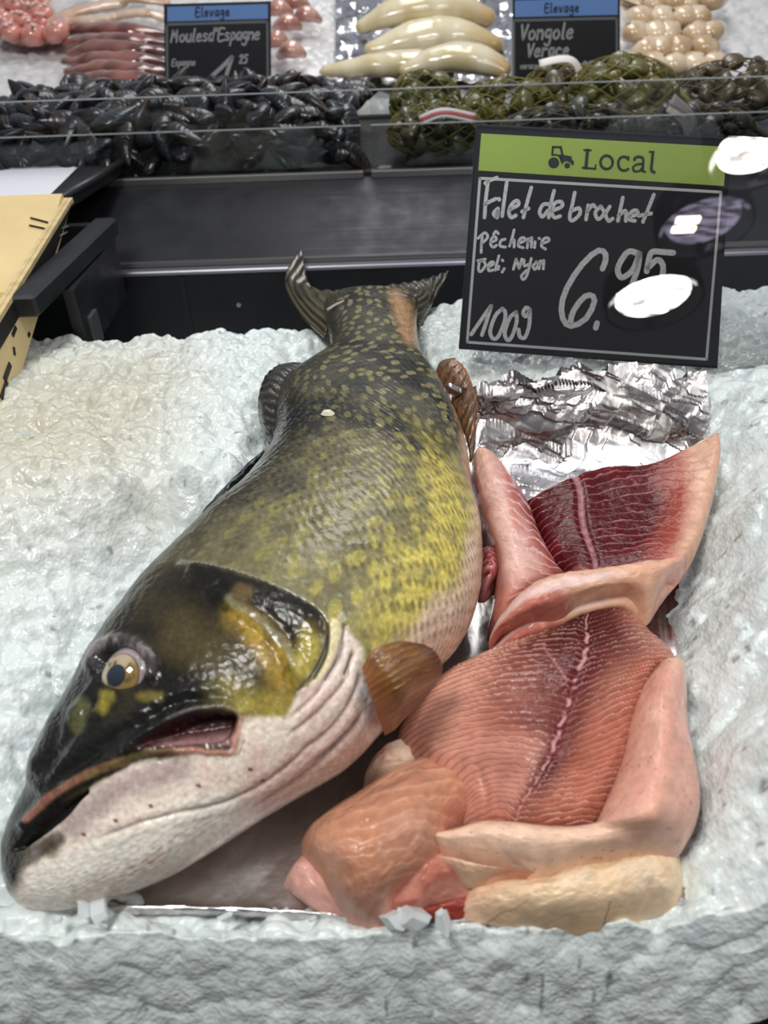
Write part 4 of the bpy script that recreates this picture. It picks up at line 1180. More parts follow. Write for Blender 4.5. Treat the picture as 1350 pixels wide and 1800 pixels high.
def build_sign():
    px = lambda k: k / FPX * np.dot(SP0 - CAM, CF)
    root = empty('price_card', at(1035, 632, 0.077), 'large dark price card with a green printed band and handwritten price, standing in the ice', 'price card')
    black = pmat('black card', (12, 16, 28), 0.55, spec=0.3)
    paint = pmat('white chalk paint', (226, 230, 232), 0.6, mottle=0.22, mottle_scale=500)
    ink = pmat('printed ink', (22, 26, 34), 0.5)
    green = pmat('printed green', (172, 202, 88), 0.5)
    line = pmat('printed white', (214, 222, 222), 0.5)
    cor = [z4(p) for p in ((92, 20), (1192, 80), (1132, 1075), (15, 990))]
    mb = MB(); mb.hexa([sgn(u, v, -0.0028) for u, v in cor][::-1], [sgn(u, v, 0) for u, v in cor][::-1])
    o = mb.build('card', black, root)
    bv = o.modifiers.new('edge', 'BEVEL'); bv.width = 0.0008; bv.segments = 2
    mb = MB(); q = [z4(p) for p in ((113, 60), (1172, 118), (1160, 287), (100, 220))]
    mb.hexa([sgn(u, v, 0.0001) for u, v in q][::-1], [sgn(u, v, 0.0004) for u, v in q][::-1]); mb.build('header_band', green, root)
    mb = MB(); q = [z4(p) for p in ((107, 254), (1146, 314), (1084, 1035), (52, 961))]
    for i in range(4):
        a, b = np.array(q[i]), np.array(q[(i + 1) % 4])
        ribbon(mb, [sgn(*(a + (b - a) * t), 0.0002) for t in np.linspace(0, 1, 12)], px(4.6), SN)
    mb.build('border_line', line, root)
    # handwriting
    Z5 = lambda *L: [[z5(p) for p in s] for s in L]
    Z4 = lambda *L: [[z4(p) for p in s] for s in L]
    words = [
     ('fish_name', 5.2, Z5([(262, -60), (245, 70), (232, 235)], [(238, -35), (275, -58), (330, -78)], [(235, 130), (285, 105), (320, 88)], [(338, 165), (305, 200), (322, 228), (340, 175), (332, 236)], [(345, 88), (349, 96)],
        [(408, -40), (388, 100), (372, 225)], [(435, 170), (500, 135), (490, 102), (450, 128), (425, 190), (442, 236), (480, 220)], [(602, 0), (568, 120), (540, 236)], [(528, 190), (580, 165)],
        [(742, 130), (695, 135), (668, 190), (690, 230), (735, 180)], [(782, 25), (757, 130), (740, 236)], [(775, 180), (845, 148), (838, 112), (790, 122), (765, 190), (785, 236), (830, 226)],
        [(946, 40), (925, 140), (905, 235), (930, 260), (985, 210), (980, 162), (930, 180)], [(1052, 140), (1035, 252)], [(1042, 190), (1085, 138), (1105, 152)], [(1145, 150), (1108, 200), (1132, 250), (1178, 200), (1150, 148)],
        [(1222, 150), (1190, 210), (1212, 262), (1245, 245)]) + Z4([(723, 338), (712, 390), (702, 438)], [(705, 415), (735, 395), (736, 438)], [(752, 420), (786, 408), (780, 392), (758, 402), (750, 430), (775, 438)], [(857, 325), (835, 380), (810, 442)], [(792, 416), (845, 406)])),
     ('fishery_name', 3.9, Z5([(215, 385), (208, 450), (205, 512)], [(182, 400), (235, 357), (256, 395), (205, 445)], [(285, 432), (325, 412), (315, 387), (290, 400), (280, 445), (300, 471), (327, 456)], [(303, 367), (322, 346), (341, 363)],
        [(395, 408), (362, 420), (356, 460), (398, 470)], [(466, 335), (450, 400), (430, 462)], [(436, 440), (465, 412), (466, 470)], [(505, 440), (552, 416), (540, 395), (510, 410), (500, 460), (538, 475)], [(577, 405), (570, 476)], [(575, 432), (605, 396), (602, 470)],
        [(632, 428), (628, 474)], [(662, 400), (667, 404)], [(688, 442), (741, 420), (730, 396), (696, 410), (682, 460), (714, 486)],
        [(190, 590), (185, 650), (205, 662), (240, 610), (215, 577), (188, 585)], [(180, 578), (238, 566)], [(262, 628), (305, 602), (290, 586), (262, 612), (266, 656), (302, 650)], [(346, 540), (330, 600), (318, 652)], [(346, 622), (340, 646)], [(372, 573), (377, 578)],
        [(388, 640), (372, 668)], [(482, 565), (460, 645)], [(482, 565), (506, 640)], [(506, 640), (527, 565)], [(545, 572), (546, 618), (582, 605)], [(602, 560), (572, 680), (542, 726), (524, 700), (562, 655)], [(642, 590), (616, 620), (632, 646), (656, 610), (642, 586)],
        [(672, 580), (664, 642)], [(668, 612), (700, 576), (697, 642)])),
     ('weight', 5.6, Z5([(128, 1160), (172, 1095), (230, 1010), (285, 935)], [(285, 935), (250, 1050), (212, 1165)], [(375, 957), (320, 1010), (277, 1130), (298, 1192), (340, 1178), (390, 1060), (396, 985), (372, 957)],
        [(482, 985), (432, 1030), (392, 1150), (418, 1207), (452, 1170), (486, 1060), (482, 990)], [(592, 965), (560, 950), (538, 990), (560, 1018), (590, 975)], [(592, 965), (585, 1090), (552, 1183), (512, 1178), (502, 1122)])),
     ('price', 8.2, Z5([(1165, 640), (1190, 575), (1182, 512), (1120, 502), (1000, 612), (885, 790), (840, 940), (862, 1060), (930, 1094), (1040, 1030), (1102, 900), (1075, 850), (1010, 872), (932, 980), (912, 1062)], [(1122, 1072), (1112, 1108)])
        + Z4([(795, 580), (745, 572), (702, 640), (718, 682), (765, 650), (795, 580)], [(795, 580), (788, 640), (760, 720)], [(940, 576), (895, 572), (850, 572), (835, 605), (826, 655)], [(832, 640), (872, 606), (896, 632), (888, 690), (850, 705)]))]
    for nm, w, strokes in words:
        mb = MB()
        for s in strokes:
            ribbon(mb, [sgn(u, v, 0.0003) for u, v in smooth_path(s, 26)], px(w * 1.2), SN)
        mb.build(nm + '_lettering', paint, root)
    # printed header: slab-serif word and a tractor
    mb = MB()
    def st(pts, w, k=26): ribbon(mb, [sgn(*z6(p), 0.0006) for p in smooth_path(pts, k)], px(w / 5.625), SN)
    st([(522, 192), (505, 368)], 30); st([(486, 190), (556, 193)], 16); st([(470, 364), (600, 376)], 17); st([(598, 374), (602, 338)], 14)
    a = np.linspace(0, 2 * np.pi, 40); st([(710 + 60 * math.cos(t) + 0, 312 + 66 * math.sin(t)) for t in a], 24, 80)
    st([(922, 272), (890, 257), (850, 265), (828, 300), (828, 345), (850, 383), (890, 393), (924, 378)], 24, 50); st([(928, 258), (925, 290)], 16)
    st([(985, 288), (995, 264), (1040, 258), (1072, 285), (1066, 392)], 24, 40); st([(1066, 328), (1010, 332), (972, 362), (985, 398), (1030, 398), (1064, 365)], 20, 40); st([(1062, 396), (1092, 407)], 18)
    st([(1168, 215), (1160, 300), (1153, 385), (1182, 411)], 26, 40); st([(1132, 208), (1176, 208)], 15)
    mb.build('header_lettering', ink, root)
    mb = MB()
    def disc(c, r):
        V = [sgn(*z6((c[0] + r * math.cos(t), c[1] + r * math.sin(t))), 0.0010) for t in np.linspace(0, 2 * np.pi, 36, endpoint=False)]
        W0 = [p - SN * 0.0004 for p in V]; mb.hexa(W0[::-1], V[::-1])
    disc((188, 315), 53); disc((322, 343), 27)
    pol = lambda L: mb.hexa([sgn(*z6(p), 0.0006) for p in L][::-1], [sgn(*z6(p), 0.0010) for p in L][::-1])
    pol([(246, 232), (365, 252), (368, 288), (300, 300), (282, 312), (268, 335), (258, 295), (240, 262)]); pol([(330, 285), (368, 286), (388, 300), (386, 336), (364, 334), (350, 312), (326, 302)])
    st([(180, 160), (172, 236)], 18, 8); st([(176, 160), (260, 162)], 18, 8); st([(256, 160), (276, 248)], 20, 8); st([(170, 238), (215, 238), (250, 258), (262, 300)], 14, 16)
    mb.build('tractor_emblem', ink, root)
    return root

# ------------------------------------------------------------------ clear pane the card is fixed to, and the lamps it mirrors
PANE_OFF = 0.0075
def build_pane():
    gl = glass_mat('clear pane', 1.62)
    a = [(z4((92, 12))), (1480, 224), (1430, 700), (z4((12, 1000)))]
    a = [(836, 214), (1500, 250), (1470, 655), (805, 616)]
    mb = MB(); mb.hexa([sgn(u, v, PANE_OFF - 0.004) for u, v in a][::-1], [sgn(u, v, PANE_OFF) for u, v in a][::-1])
    o = mb.build('glass_pane', gl)
    tag(o, 'clear glass pane leaning back in front of the green-banded price card, mirroring ceiling lamps', 'glass pane')

def build_lamps():
    """round downlights above the customers; the pane shows their mirror images"""
    hous = pmat('lamp housing', (30, 30, 32), 0.4)
    refl = pmat('lamp reflector', (226, 226, 232), 0.12, metal=1.0)
    for i, (u, v, wpx, power, lab) in enumerate(((1150, 532, 158, 60, 'round ceiling downlight, fully lit, nearest the counter'), (1240, 400, 150, 3, 'round ceiling downlight, mostly dim, with a small lit strip'), (1335, 270, 150, 60, 'round ceiling downlight, fully lit, farthest along the counter'))):
        p = sgn(u, v, PANE_OFF); d = ray(u, v); d = d / np.linalg.norm(d)
        r = d - 2 * np.dot(d, SN) * SN
        t = (1.30 - p[2]) / r[2]
        c = p + r * t
        dist = np.linalg.norm(p - CAM) + t
        R = wpx / 2 / FPX * dist * 0.93
        root = empty('ceiling_downlight', tuple(c), lab, 'ceiling lamp', 'ceiling downlights')
        q = np.linspace(0, 2 * np.pi, 72, endpoint=False)
        def lathe(prof):
            return np.array([[c[0] + rr * math.cos(x), c[1] + rr * math.sin(x), c[2] + zz] for rr, zz in prof for x in q]), grid_faces(len(prof), 72, cv=True)
        V, F = lathe([(R * 1.03, .09), (R * 1.06, .05), (R * 1.06, -.004), (R * 1.0, -.006), (R * 0.985, 0.0)]); mesh_obj('housing', V, F, hous, root)
        V, F = lathe([(R * 0.985, 0.0), (R * .9, .02), (R * .78, .036), (R * .66, .046), (R * .55, .052)])
        V = V.reshape(5, 72, 3); V[1:4, ::2, 2] -= 0.004; mesh_obj('reflector', V.reshape(-1, 3), F, refl, root, smooth=False)
        m = bpy.data.materials.new('lit lamp face'); m.use_nodes = True; tr = m.node_tree; tr.nodes.remove(tr.nodes['Principled BSDF'])
        e = tr.nodes.new('ShaderNodeEmission'); tc = tr.nodes.new('ShaderNodeTexCoord'); wv = tr.nodes.new('ShaderNodeTexNoise'); mr = tr.nodes.new('ShaderNodeMapRange')
        mp = tr.nodes.new('ShaderNodeMapping'); mp.inputs['Scale'].default_value = (14, 46, 1)
        tr.links.new(tc.outputs['Object'], mp.inputs['Vector']); tr.links.new(mp.outputs[0], wv.inputs['Vector'])
        wv.inputs['Scale'].default_value = 1.0; mr.inputs['From Min'].default_value = 0.4; mr.inputs['From Max'].default_value = 0.58
        mr.inputs['To Min'].default_value = power * 0.12; mr.inputs['To Max'].default_value = power
        tr.links.new(wv.outputs[0], mr.inputs['Value']); tr.links.new(mr.outputs[0], e.inputs[1]); e.inputs[0].default_value = (1.0, 0.93, 0.86, 1) if i != 1 else (0.80, 0.72, 1.0, 1)
        tr.links.new(e.outputs[0], tr.nodes['Material Output'].inputs[0])
        V, F = lathe([(R * .80, .030), (R * .4, .033), (R * .01, .034)]); mesh_obj('diffuser', V, F, m, root)
        if i == 1:
            mb = MB()
            for k in (-1, 1):
                mb.box((c[0] - R * .65, c[1] - .012 + k * .02, c[2] + .012), (c[0] - R * .15, c[1] + .008 + k * .02, c[2] + .02))
            mb.build('lit_strip', emit_mat('lit strip', (1.0, 0.86, 0.66), 60), root)
        mb = MB(); mb.tube([(c[0], c[1], c[2] + z) for z in (.085, .3, .8)], .012, 10); mb.build('stem', hous, root)
# ------------------------------------------------------------------ steel counter and shelves behind
YP, YD = 0.975, 1.12
Z1 = at_y(400, 474, YP)[2]
Z2 = at_y(400, 316, YD)[2]
ZD = Z2 + 0.006
YS = 1.46                      # back of the mussel deck, foot of the ice slope
SLN = np.array([0, -0.26, 1.0]); SLN /= np.linalg.norm(SLN)
SL0 = np.array([0, YS, ZD + 0.035])
def slope(u, v, up=0.0): return at_plane(u, v, SL0 + SLN * up, SLN)

def build_counter():
    steel = pmat('dark brushed steel', (38, 39, 44), 0.42, metal=0.5, bumps=(('noise', 8, 0.12, 0.004, (0.4, 20, 20)),), rough_var=0.1, mottle=0.25, mottle_scale=9)
    black = pmat('black steel panel', (26, 27, 31), 0.42, metal=0.3, rough_var=0.1)
    bright = pmat('bright steel rail', (178, 176, 186), 0.28, metal=0.9)
    grey = pmat('grey steel rail', (126, 124, 124), 0.35, metal=0.8)
    root = empty('display_counter', (0, 0.95, -0.30), 'dark steel refrigerated counter behind the ice with two rails and a raised shelf', 'counter')
    X0, X1 = -1.3, 1.3
    m = MB(); m.box((X0, YP, -0.30), (X1, YP + 0.008, Z1 - 0.005)); m.build('front_panel', black, root)
    m = MB(); m.box((X0, YP - 0.002, Z1 - 0.005), (X1, YP + 0.012, Z1 + 0.001)); o = m.build('lower_rail', bright, root); o.modifiers.new('edge', 'BEVEL').width = 0.0015
    m = MB(); m.hexa([(X0, YP + .012, Z1 - .004), (X1, YP + .012, Z1 - .004), (X1, YD, Z2 - .008), (X0, YD, Z2 - .008)], [(X0, YP + .012, Z1 + .0005), (X1, YP + .012, Z1 + .0005), (X1, YD, Z2 - .001), (X0, YD, Z2 - .001)])
    m.build('sloping_panel', steel, root)
    m = MB(); m.box((X0, YP + .014, Z1 + .001), (X1, YP + .022, Z1 + .006)); m.build('inner_lip', grey, root)
    xl = [at_y(u, 310, YD)[0] for u in (165, 640, 652)]
    for a, b in ((xl[0], xl[1]), (xl[2], X1)):
        m = MB(); m.box((a, YD - .004, Z2 - .004), (b, YD + .006, Z2 + .006)); o = m.build('shelf_rail', grey, root); o.modifiers.new('edge', 'BEVEL').width = 0.0015
    m = MB(); m.box((X0, YD, ZD - .02), (X1, YS + .02, ZD - .002)); m.build('shelf_deck', black, root)
    m = MB(); m.hexa([(X0, YS, ZD - .03), (X1, YS, ZD - .03), (X1, 2.5, ZD + .24), (X0, 2.5, ZD + .24)], [(X0, YS, ZD), (X1, YS, ZD), (X1, 2.5, ZD + .27), (X0, 2.5, ZD + .27)]); m.build('sloping_deck', black, root)
    m = MB(); m.box((X0, 0.06, -0.10), (X1, YP, -0.085)); m.build('ice_pan', steel, root)
    m = MB(); m.box((X0, 0.045, -0.10), (X1, 0.06, -0.02)); m.build('pan_front', steel, root)
    for x in (at_y(325, 520, YP)[0],):
        m = MB(); m.box((x - .003, YP - .0015, -0.2), (x + .003, YP, Z1 - .006)); m.build('panel_joint', steel, root)
    m = MB(); p = at_y(420, 535, YP); m.tube([(p[0], YP + .001, p[2]), (p[0], YP - .003, p[2])], .003, 12, up=(1, 0, 0)); m.build('rivet', bright, root)
    # acrylic guards in front of the shelf
    gl = glass_mat('acrylic guard', 1.28, (0.93, 0.95, 0.96))
    edge = pmat('acrylic edge', (150, 156, 158), 0.25, coat=0.5)
    zt = at_y(320, 170, YD + .018)[2]; zm = at_y(320, 232, YD + .010)[2]
    for (a, b, lab) in ((X0, xl[1], 'clear acrylic guard in front of the heap of black mussels'), (xl[2], X1, 'clear acrylic guard in front of the net bags of clams')):
        g = empty('acrylic_guard', ((a + b) / 2, YD + .012, Z2 + .006), lab, 'glass guard')
        for (y, zz) in ((YD + .008, zm), (YD + .016, zt)):
            m = MB(); m.box((a + .002, y, Z2 + .0065), (b - .002, y + .003, zz)); m.build('pane', gl, g)
            m = MB(); m.box((a + .002, y, zz), (b - .002, y + .003, zz + .0014)); m.build('polished_edge', edge, g)

# ------------------------------------------------------------------ crates and tray on the left
def build_crates():
    ply = pmat('birch plywood', (222, 198, 146), 0.6, mottle=0.10, mottle_scale=14, bumps=(('noise', 30, 0.2, 0.002, (1, 12, 1)),))
    edge = pmat('plywood edge', (206, 184, 136), 0.7, mottle=0.18, mottle_scale=80)
    blk = pmat('black stencil', (18, 17, 16), 0.6)
    root = empty('wooden_crate', (-0.5, 0.62, 0.067), 'open pale plywood fish crate with a black stencilled band, tilted on the ice at left', 'crate')
    xr = -0.345
    def yz(u, v, x):   # point of the side wall's plane seen at a pixel
        d = ray(u, v); return CAM + d * ((x - CAM[0]) / d[0])
    A = yz(128, 352, xr); B = yz(25, 697, xr); E = yz(90, 463, xr); S = yz(0, 562, xr); S2 = yz(108, 398, xr); S3 = yz(0, 612, xr)
    # rim line continued towards the customer
    dr = S - A; near = A + dr * 1.9
    lowd = np.array([0, near[1] - B[1], 0]); Bn = B + lowd
    w = 0.009
    def prism(L, x0, x1, mat, name, parent):
        m = MB(); m.hexa([(x0, p[1], p[2]) for p in L], [(x1, p[1], p[2]) for p in L]); return m.build(name, mat, parent)
    side = prism([A, near, Bn, B], xr - w, xr, ply, 'side_panel', root)
    # rim: two plies standing on the wall
    up = np.array([0, 0, 0.001])
    for k, (x0, x1) in enumerate(((xr - w, xr - w * .52), (xr - w * .46, xr + .0005))):
        o = prism([A + up * 3, near + up * 3, near - up * 2, A - up * 2], x0, x1, edge, 'rim_ply', root)
    band = [A + (E - A) * 0.06, near + (Bn - near) * 0.05, near + (S3 - S) * 1.0 + (Bn - near) * .05, A + (E - A) * 0.95]
    band[2] = S3 + (S3 - band[3]) * 0.9
    prism(band, xr, xr + .0008, blk, 'black_band', side)
    for (u, v, u2, v2, wd) in ((66, 508, 60, 545, 3), (22, 590, 28, 575, 4), (8, 668, 18, 640, 6), (2, 700, 12, 670, 5), (52, 585, 50, 592, 3), (24, 610, 26, 625, 3)):
        p, q = yz(u, v, xr + .0004), yz(u2, v2, xr + .0004)
        d = (q - p) / np.linalg.norm(q - p); s = np.cross([1.0, 0, 0], d) * wd * .0005
        m = MB(); L = [p + s, q + s, q - s, p - s]; m.hexa([x - [0.0004, 0, 0] for x in L], [x + [.0006, 0, 0] for x in L])
        m.build('stencil_mark', blk, side)
    # far end board
    xl = xr - 0.42
    m = MB(); d = B - A; nrm = np.array([0, d[2], -d[1]]); nrm /= np.linalg.norm(nrm); nrm = nrm if nrm[1] < 0 else -nrm
    L = [A, A + d * 1.0, B + nrm * .009, A + nrm * .009]
    m.hexa([(xl, p[1], p[2]) for p in L], [(xr - w, p[1], p[2]) for p in L]); end = m.build('end_panel', ply, root)
    m = MB(); L = [A + d * .55 + nrm * .01, near + (Bn - near) * .55, near + (Bn - near) * .6, A + d * .6 + nrm * .01]
    m.hexa([(xl, p[1], p[2]) for p in L], [(xr - w, p[1], p[2]) for p in L]); m.build('bottom_panel', pmat('crate floor board', (196, 166, 108), 0.65, mottle=0.12, mottle_scale=14), root)
    m = MB(); L = [A, near, Bn, B]; m.hexa([(xl - w, p[1], p[2]) for p in L], [(xl, p[1], p[2]) for p in L]); m.build('side_panel', ply, root)
    dark = pmat('dark staple wire', (58, 54, 50), 0.35, metal=0.8)
    def endpt(u, v): return at_plane(u, v, A + nrm * .0100, nrm)
    for (a, b) in (((54, 383), (84, 391)), ((52, 396), (79, 402))):
        m = MB(); m.tube([endpt(*a), endpt(*b)], .0011, 8); m.build('staple', dark, end)
    for (a, b) in (((110, 401), (120, 398)), ((106, 415), (118, 408))):
        m = MB(); m.tube([yz(*a, xr + .0015), yz(*b, xr + .0015)], .0009, 8, up=(1, 0, 0)); m.build('staple', pmat('bright staple wire', (190, 190, 190), 0.3, metal=0.8), side)
    # black crate it leans in
    bp = pmat('black plastic', (24, 27, 30), 0.45, rough_var=0.1)
    r2 = empty('plastic_crate', (-0.42, 0.8, 0.05), 'black plastic crate behind the wooden crate on the ice', 'crate')
    xb = -0.312
    T1 = yz(193, 384, xb); Bt = yz(212, 585, xb); T0 = yz(66, 540, xb)
    zt = T1[2]; zb = 0.045
    m = MB(); m.box((xb - .012, .80, zb), (xb, T1[1], zt - .022)); m.build('side_wall', bp, r2)
    m = MB(); m.hexa([(xb - .02, T1[1] + .006, zt - .022), (xb + .006, T1[1] + .006, zt - .022), (xb - .012, .73, zt - .022), (xb - .04, .73, zt - .022)], [(xb - .02, T1[1] + .006, zt), (xb + .006, T1[1] + .006, zt), (xb - .012, .73, zt), (xb - .04, .73, zt)]); o = m.build('rim', bp, r2); o.modifiers.new('edge', 'BEVEL').width = .003
    m = MB(); m.box((xl - .05, T1[1] - .012, zb), (xb - .012, T1[1], zt - .004)); m.build('end_wall', bp, r2)
    m = MB(); m.box((xb, .815, zb), (xb + .004, .84, zb + .035)); m.build('corner_rib', pmat('grey plastic', (70, 72, 74), 0.5), r2)
    # white lined tray behind
    r3 = empty('serving_tray', tuple(at(60, 310, 0.15)), 'tray with a white liner and dark raised rim behind the crates', 'tray')
    z = 0.160
    c = [at(-160, 352, z), at(88, 344, z), at(158, 274, z), at(-160, 284, z)]
    m = MB(); m.hexa([p - [0, 0, .004] for p in c], c); m.build('liner', pmat('white liner', (232, 234, 242), 0.4), r3)
    c = [at(88, 344, z), at(112, 352, z), at(222, 282, z), at(158, 274, z)]
    m = MB(); m.hexa([p - [0, 0, .012] for p in c], [p + [0, 0, 0.001] for p in c]); m.build('base', bp, r3)
    m = MB(); m.tube([at(98, 352, z + .003), at(160, 318, z + .004), at(214, 284, z + .005)], .0045, 10); m.build('rim', pmat('dark steel rim', (70, 70, 72), 0.35, metal=0.6), r3, smooth=True)

def build_liner():
    """edge of black film between the ice and the pike's back"""
    rows = [[(370, 935, .060), (416, 876, .064), (456, 826, .068), (484, 790, .070)], [(346, 930, .064), (394, 868, .072), (434, 822, .076), (472, 788, .078)], [(328, 934, .058), (374, 878, .066), (418, 830, .072), (464, 788, .074)]]
    T = patch(rows, 30, 90); a, b = ab(T); n1 = fbm(b * 9, a * 3, 5.)
    o = slab('film_edge', T, .004, pmat('black film', (20, 26, 28), 0.3, coat=0.4), None, np.zeros(T.shape), disp=.003 * n1)
    tag(o, "strip of black plastic film along the pike's back on the ice", 'plastic film')
# ------------------------------------------------------------------ shellfish and the wares behind
def copy_thing(o, label=None):
    c = o.copy(); COL.objects.link(c)
    for ch in o.children:
        k = ch.copy(); COL.objects.link(k); k.parent = c
    if label: c['label'] = label
    return c

def shell_mesh(L, W, H, ridges, seed, teardrop):
    n, m = 30, 36
    a = np.linspace(0, 1, n)[:, None]; b = np.linspace(0, 2 * np.pi, m, endpoint=False)[None]
    if teardrop:
        w = W * np.sin(np.pi * np.clip(a, .004, .996)) ** 0.62 * (0.55 + 0.6 * a); x = L * (a - .5)
        y0 = 0.16 * W * np.sin(np.pi * a)
    else:
        w = W * np.sin(np.pi * np.clip(a, .004, .996)) ** 0.55; x = L * (a - .5); y0 = 0 * a
    y = y0 + w / 2 * np.cos(b); s = np.sin(b)
    z = H / 2 * (w / W) * np.sign(s) * np.abs(s) ** 0.75
    x = x + 0 * b
    g = ridges * np.hypot((x + L * .5) / L, y / W * .8) * 2 * np.pi
    z = z * (1 + 0.05 * np.sin(g)) 
    seam = np.exp(-(s / 0.12) ** 2)
    y = y * (1 - 0.03 * seam)
    c = np.stack([np.sin(g), seam + 0 * x, a + 0 * b], -1)
    return np.stack([x, y, z], -1).reshape(-1, 3), grid_faces(n, m, cv=True), c.reshape(-1, 3)

def build_mussels():
    r = np.random.default_rng(5)
    mats = [pmat('mussel shell', None, 0.3, coat=0.15, mottle=0.3, mottle_scale=60)]
    protos = []
    for k, (base, hi) in enumerate((((17, 18, 22), (44, 40, 42)), ((26, 24, 24), (84, 66, 54)), ((14, 15, 20), (60, 62, 70)))):
        V, F, q = shell_mesh(.056, .030, .021, 9, k, True)
        c = lin(base) + (lin(hi) - lin(base)) * (sm(0.2, 1, q[:, 0]) * 0.5 + 0.5 * sm(.45, .0, q[:, 2]))[:, None]
        c = c * (1 - 0.6 * q[:, 1:2])
        o = mesh_obj('mussel', V, F, mats[0], None, col=c, origin=np.array([0, 0, -.0105]))
        tag(o, 'black mussel in the heap behind the acrylic guard', 'mussel', 'black mussels heaped on the shelf')
        protos.append(o)
    lab = 'black mussel in the heap behind the acrylic guard'
    x0, x1 = at_y(-60, 230, 1.2)[0], at_y(655, 230, 1.2)[0]
    k = 0
    spots = []
    for row, (y, zz) in enumerate(((1.152, .012), (1.165, .034), (1.185, .052), (1.215, .062), (1.25, .066), (1.29, .068), (1.33, .066), (1.37, .06), (1.41, .05))):
        nn = 26
        for i in range(nn):
            x = x0 + (x1 - x0 - .02) * (i + .5 + .5 * (r.random() - .5)) / nn
            e = sm(0, .10, x - x0 + .04) * (0.75 + .25 * sm(.0, .12, x1 - x))
            spots.append((x, y + .012 * (r.random() - .5), ZD + zz * e * (.92 + .2 * r.random()) - .004))
    for i, (x, y, z) in enumerate(spots):
        p = protos[i % 3]
        o = p if i < 3 else copy_thing(p)
        o.location = (x, y, z)
        o.rotation_euler = (r.normal() * .6, r.normal() * .5, r.random() * 6.28)
        s = .9 + .35 * r.random(); o.scale = (s, s, s)

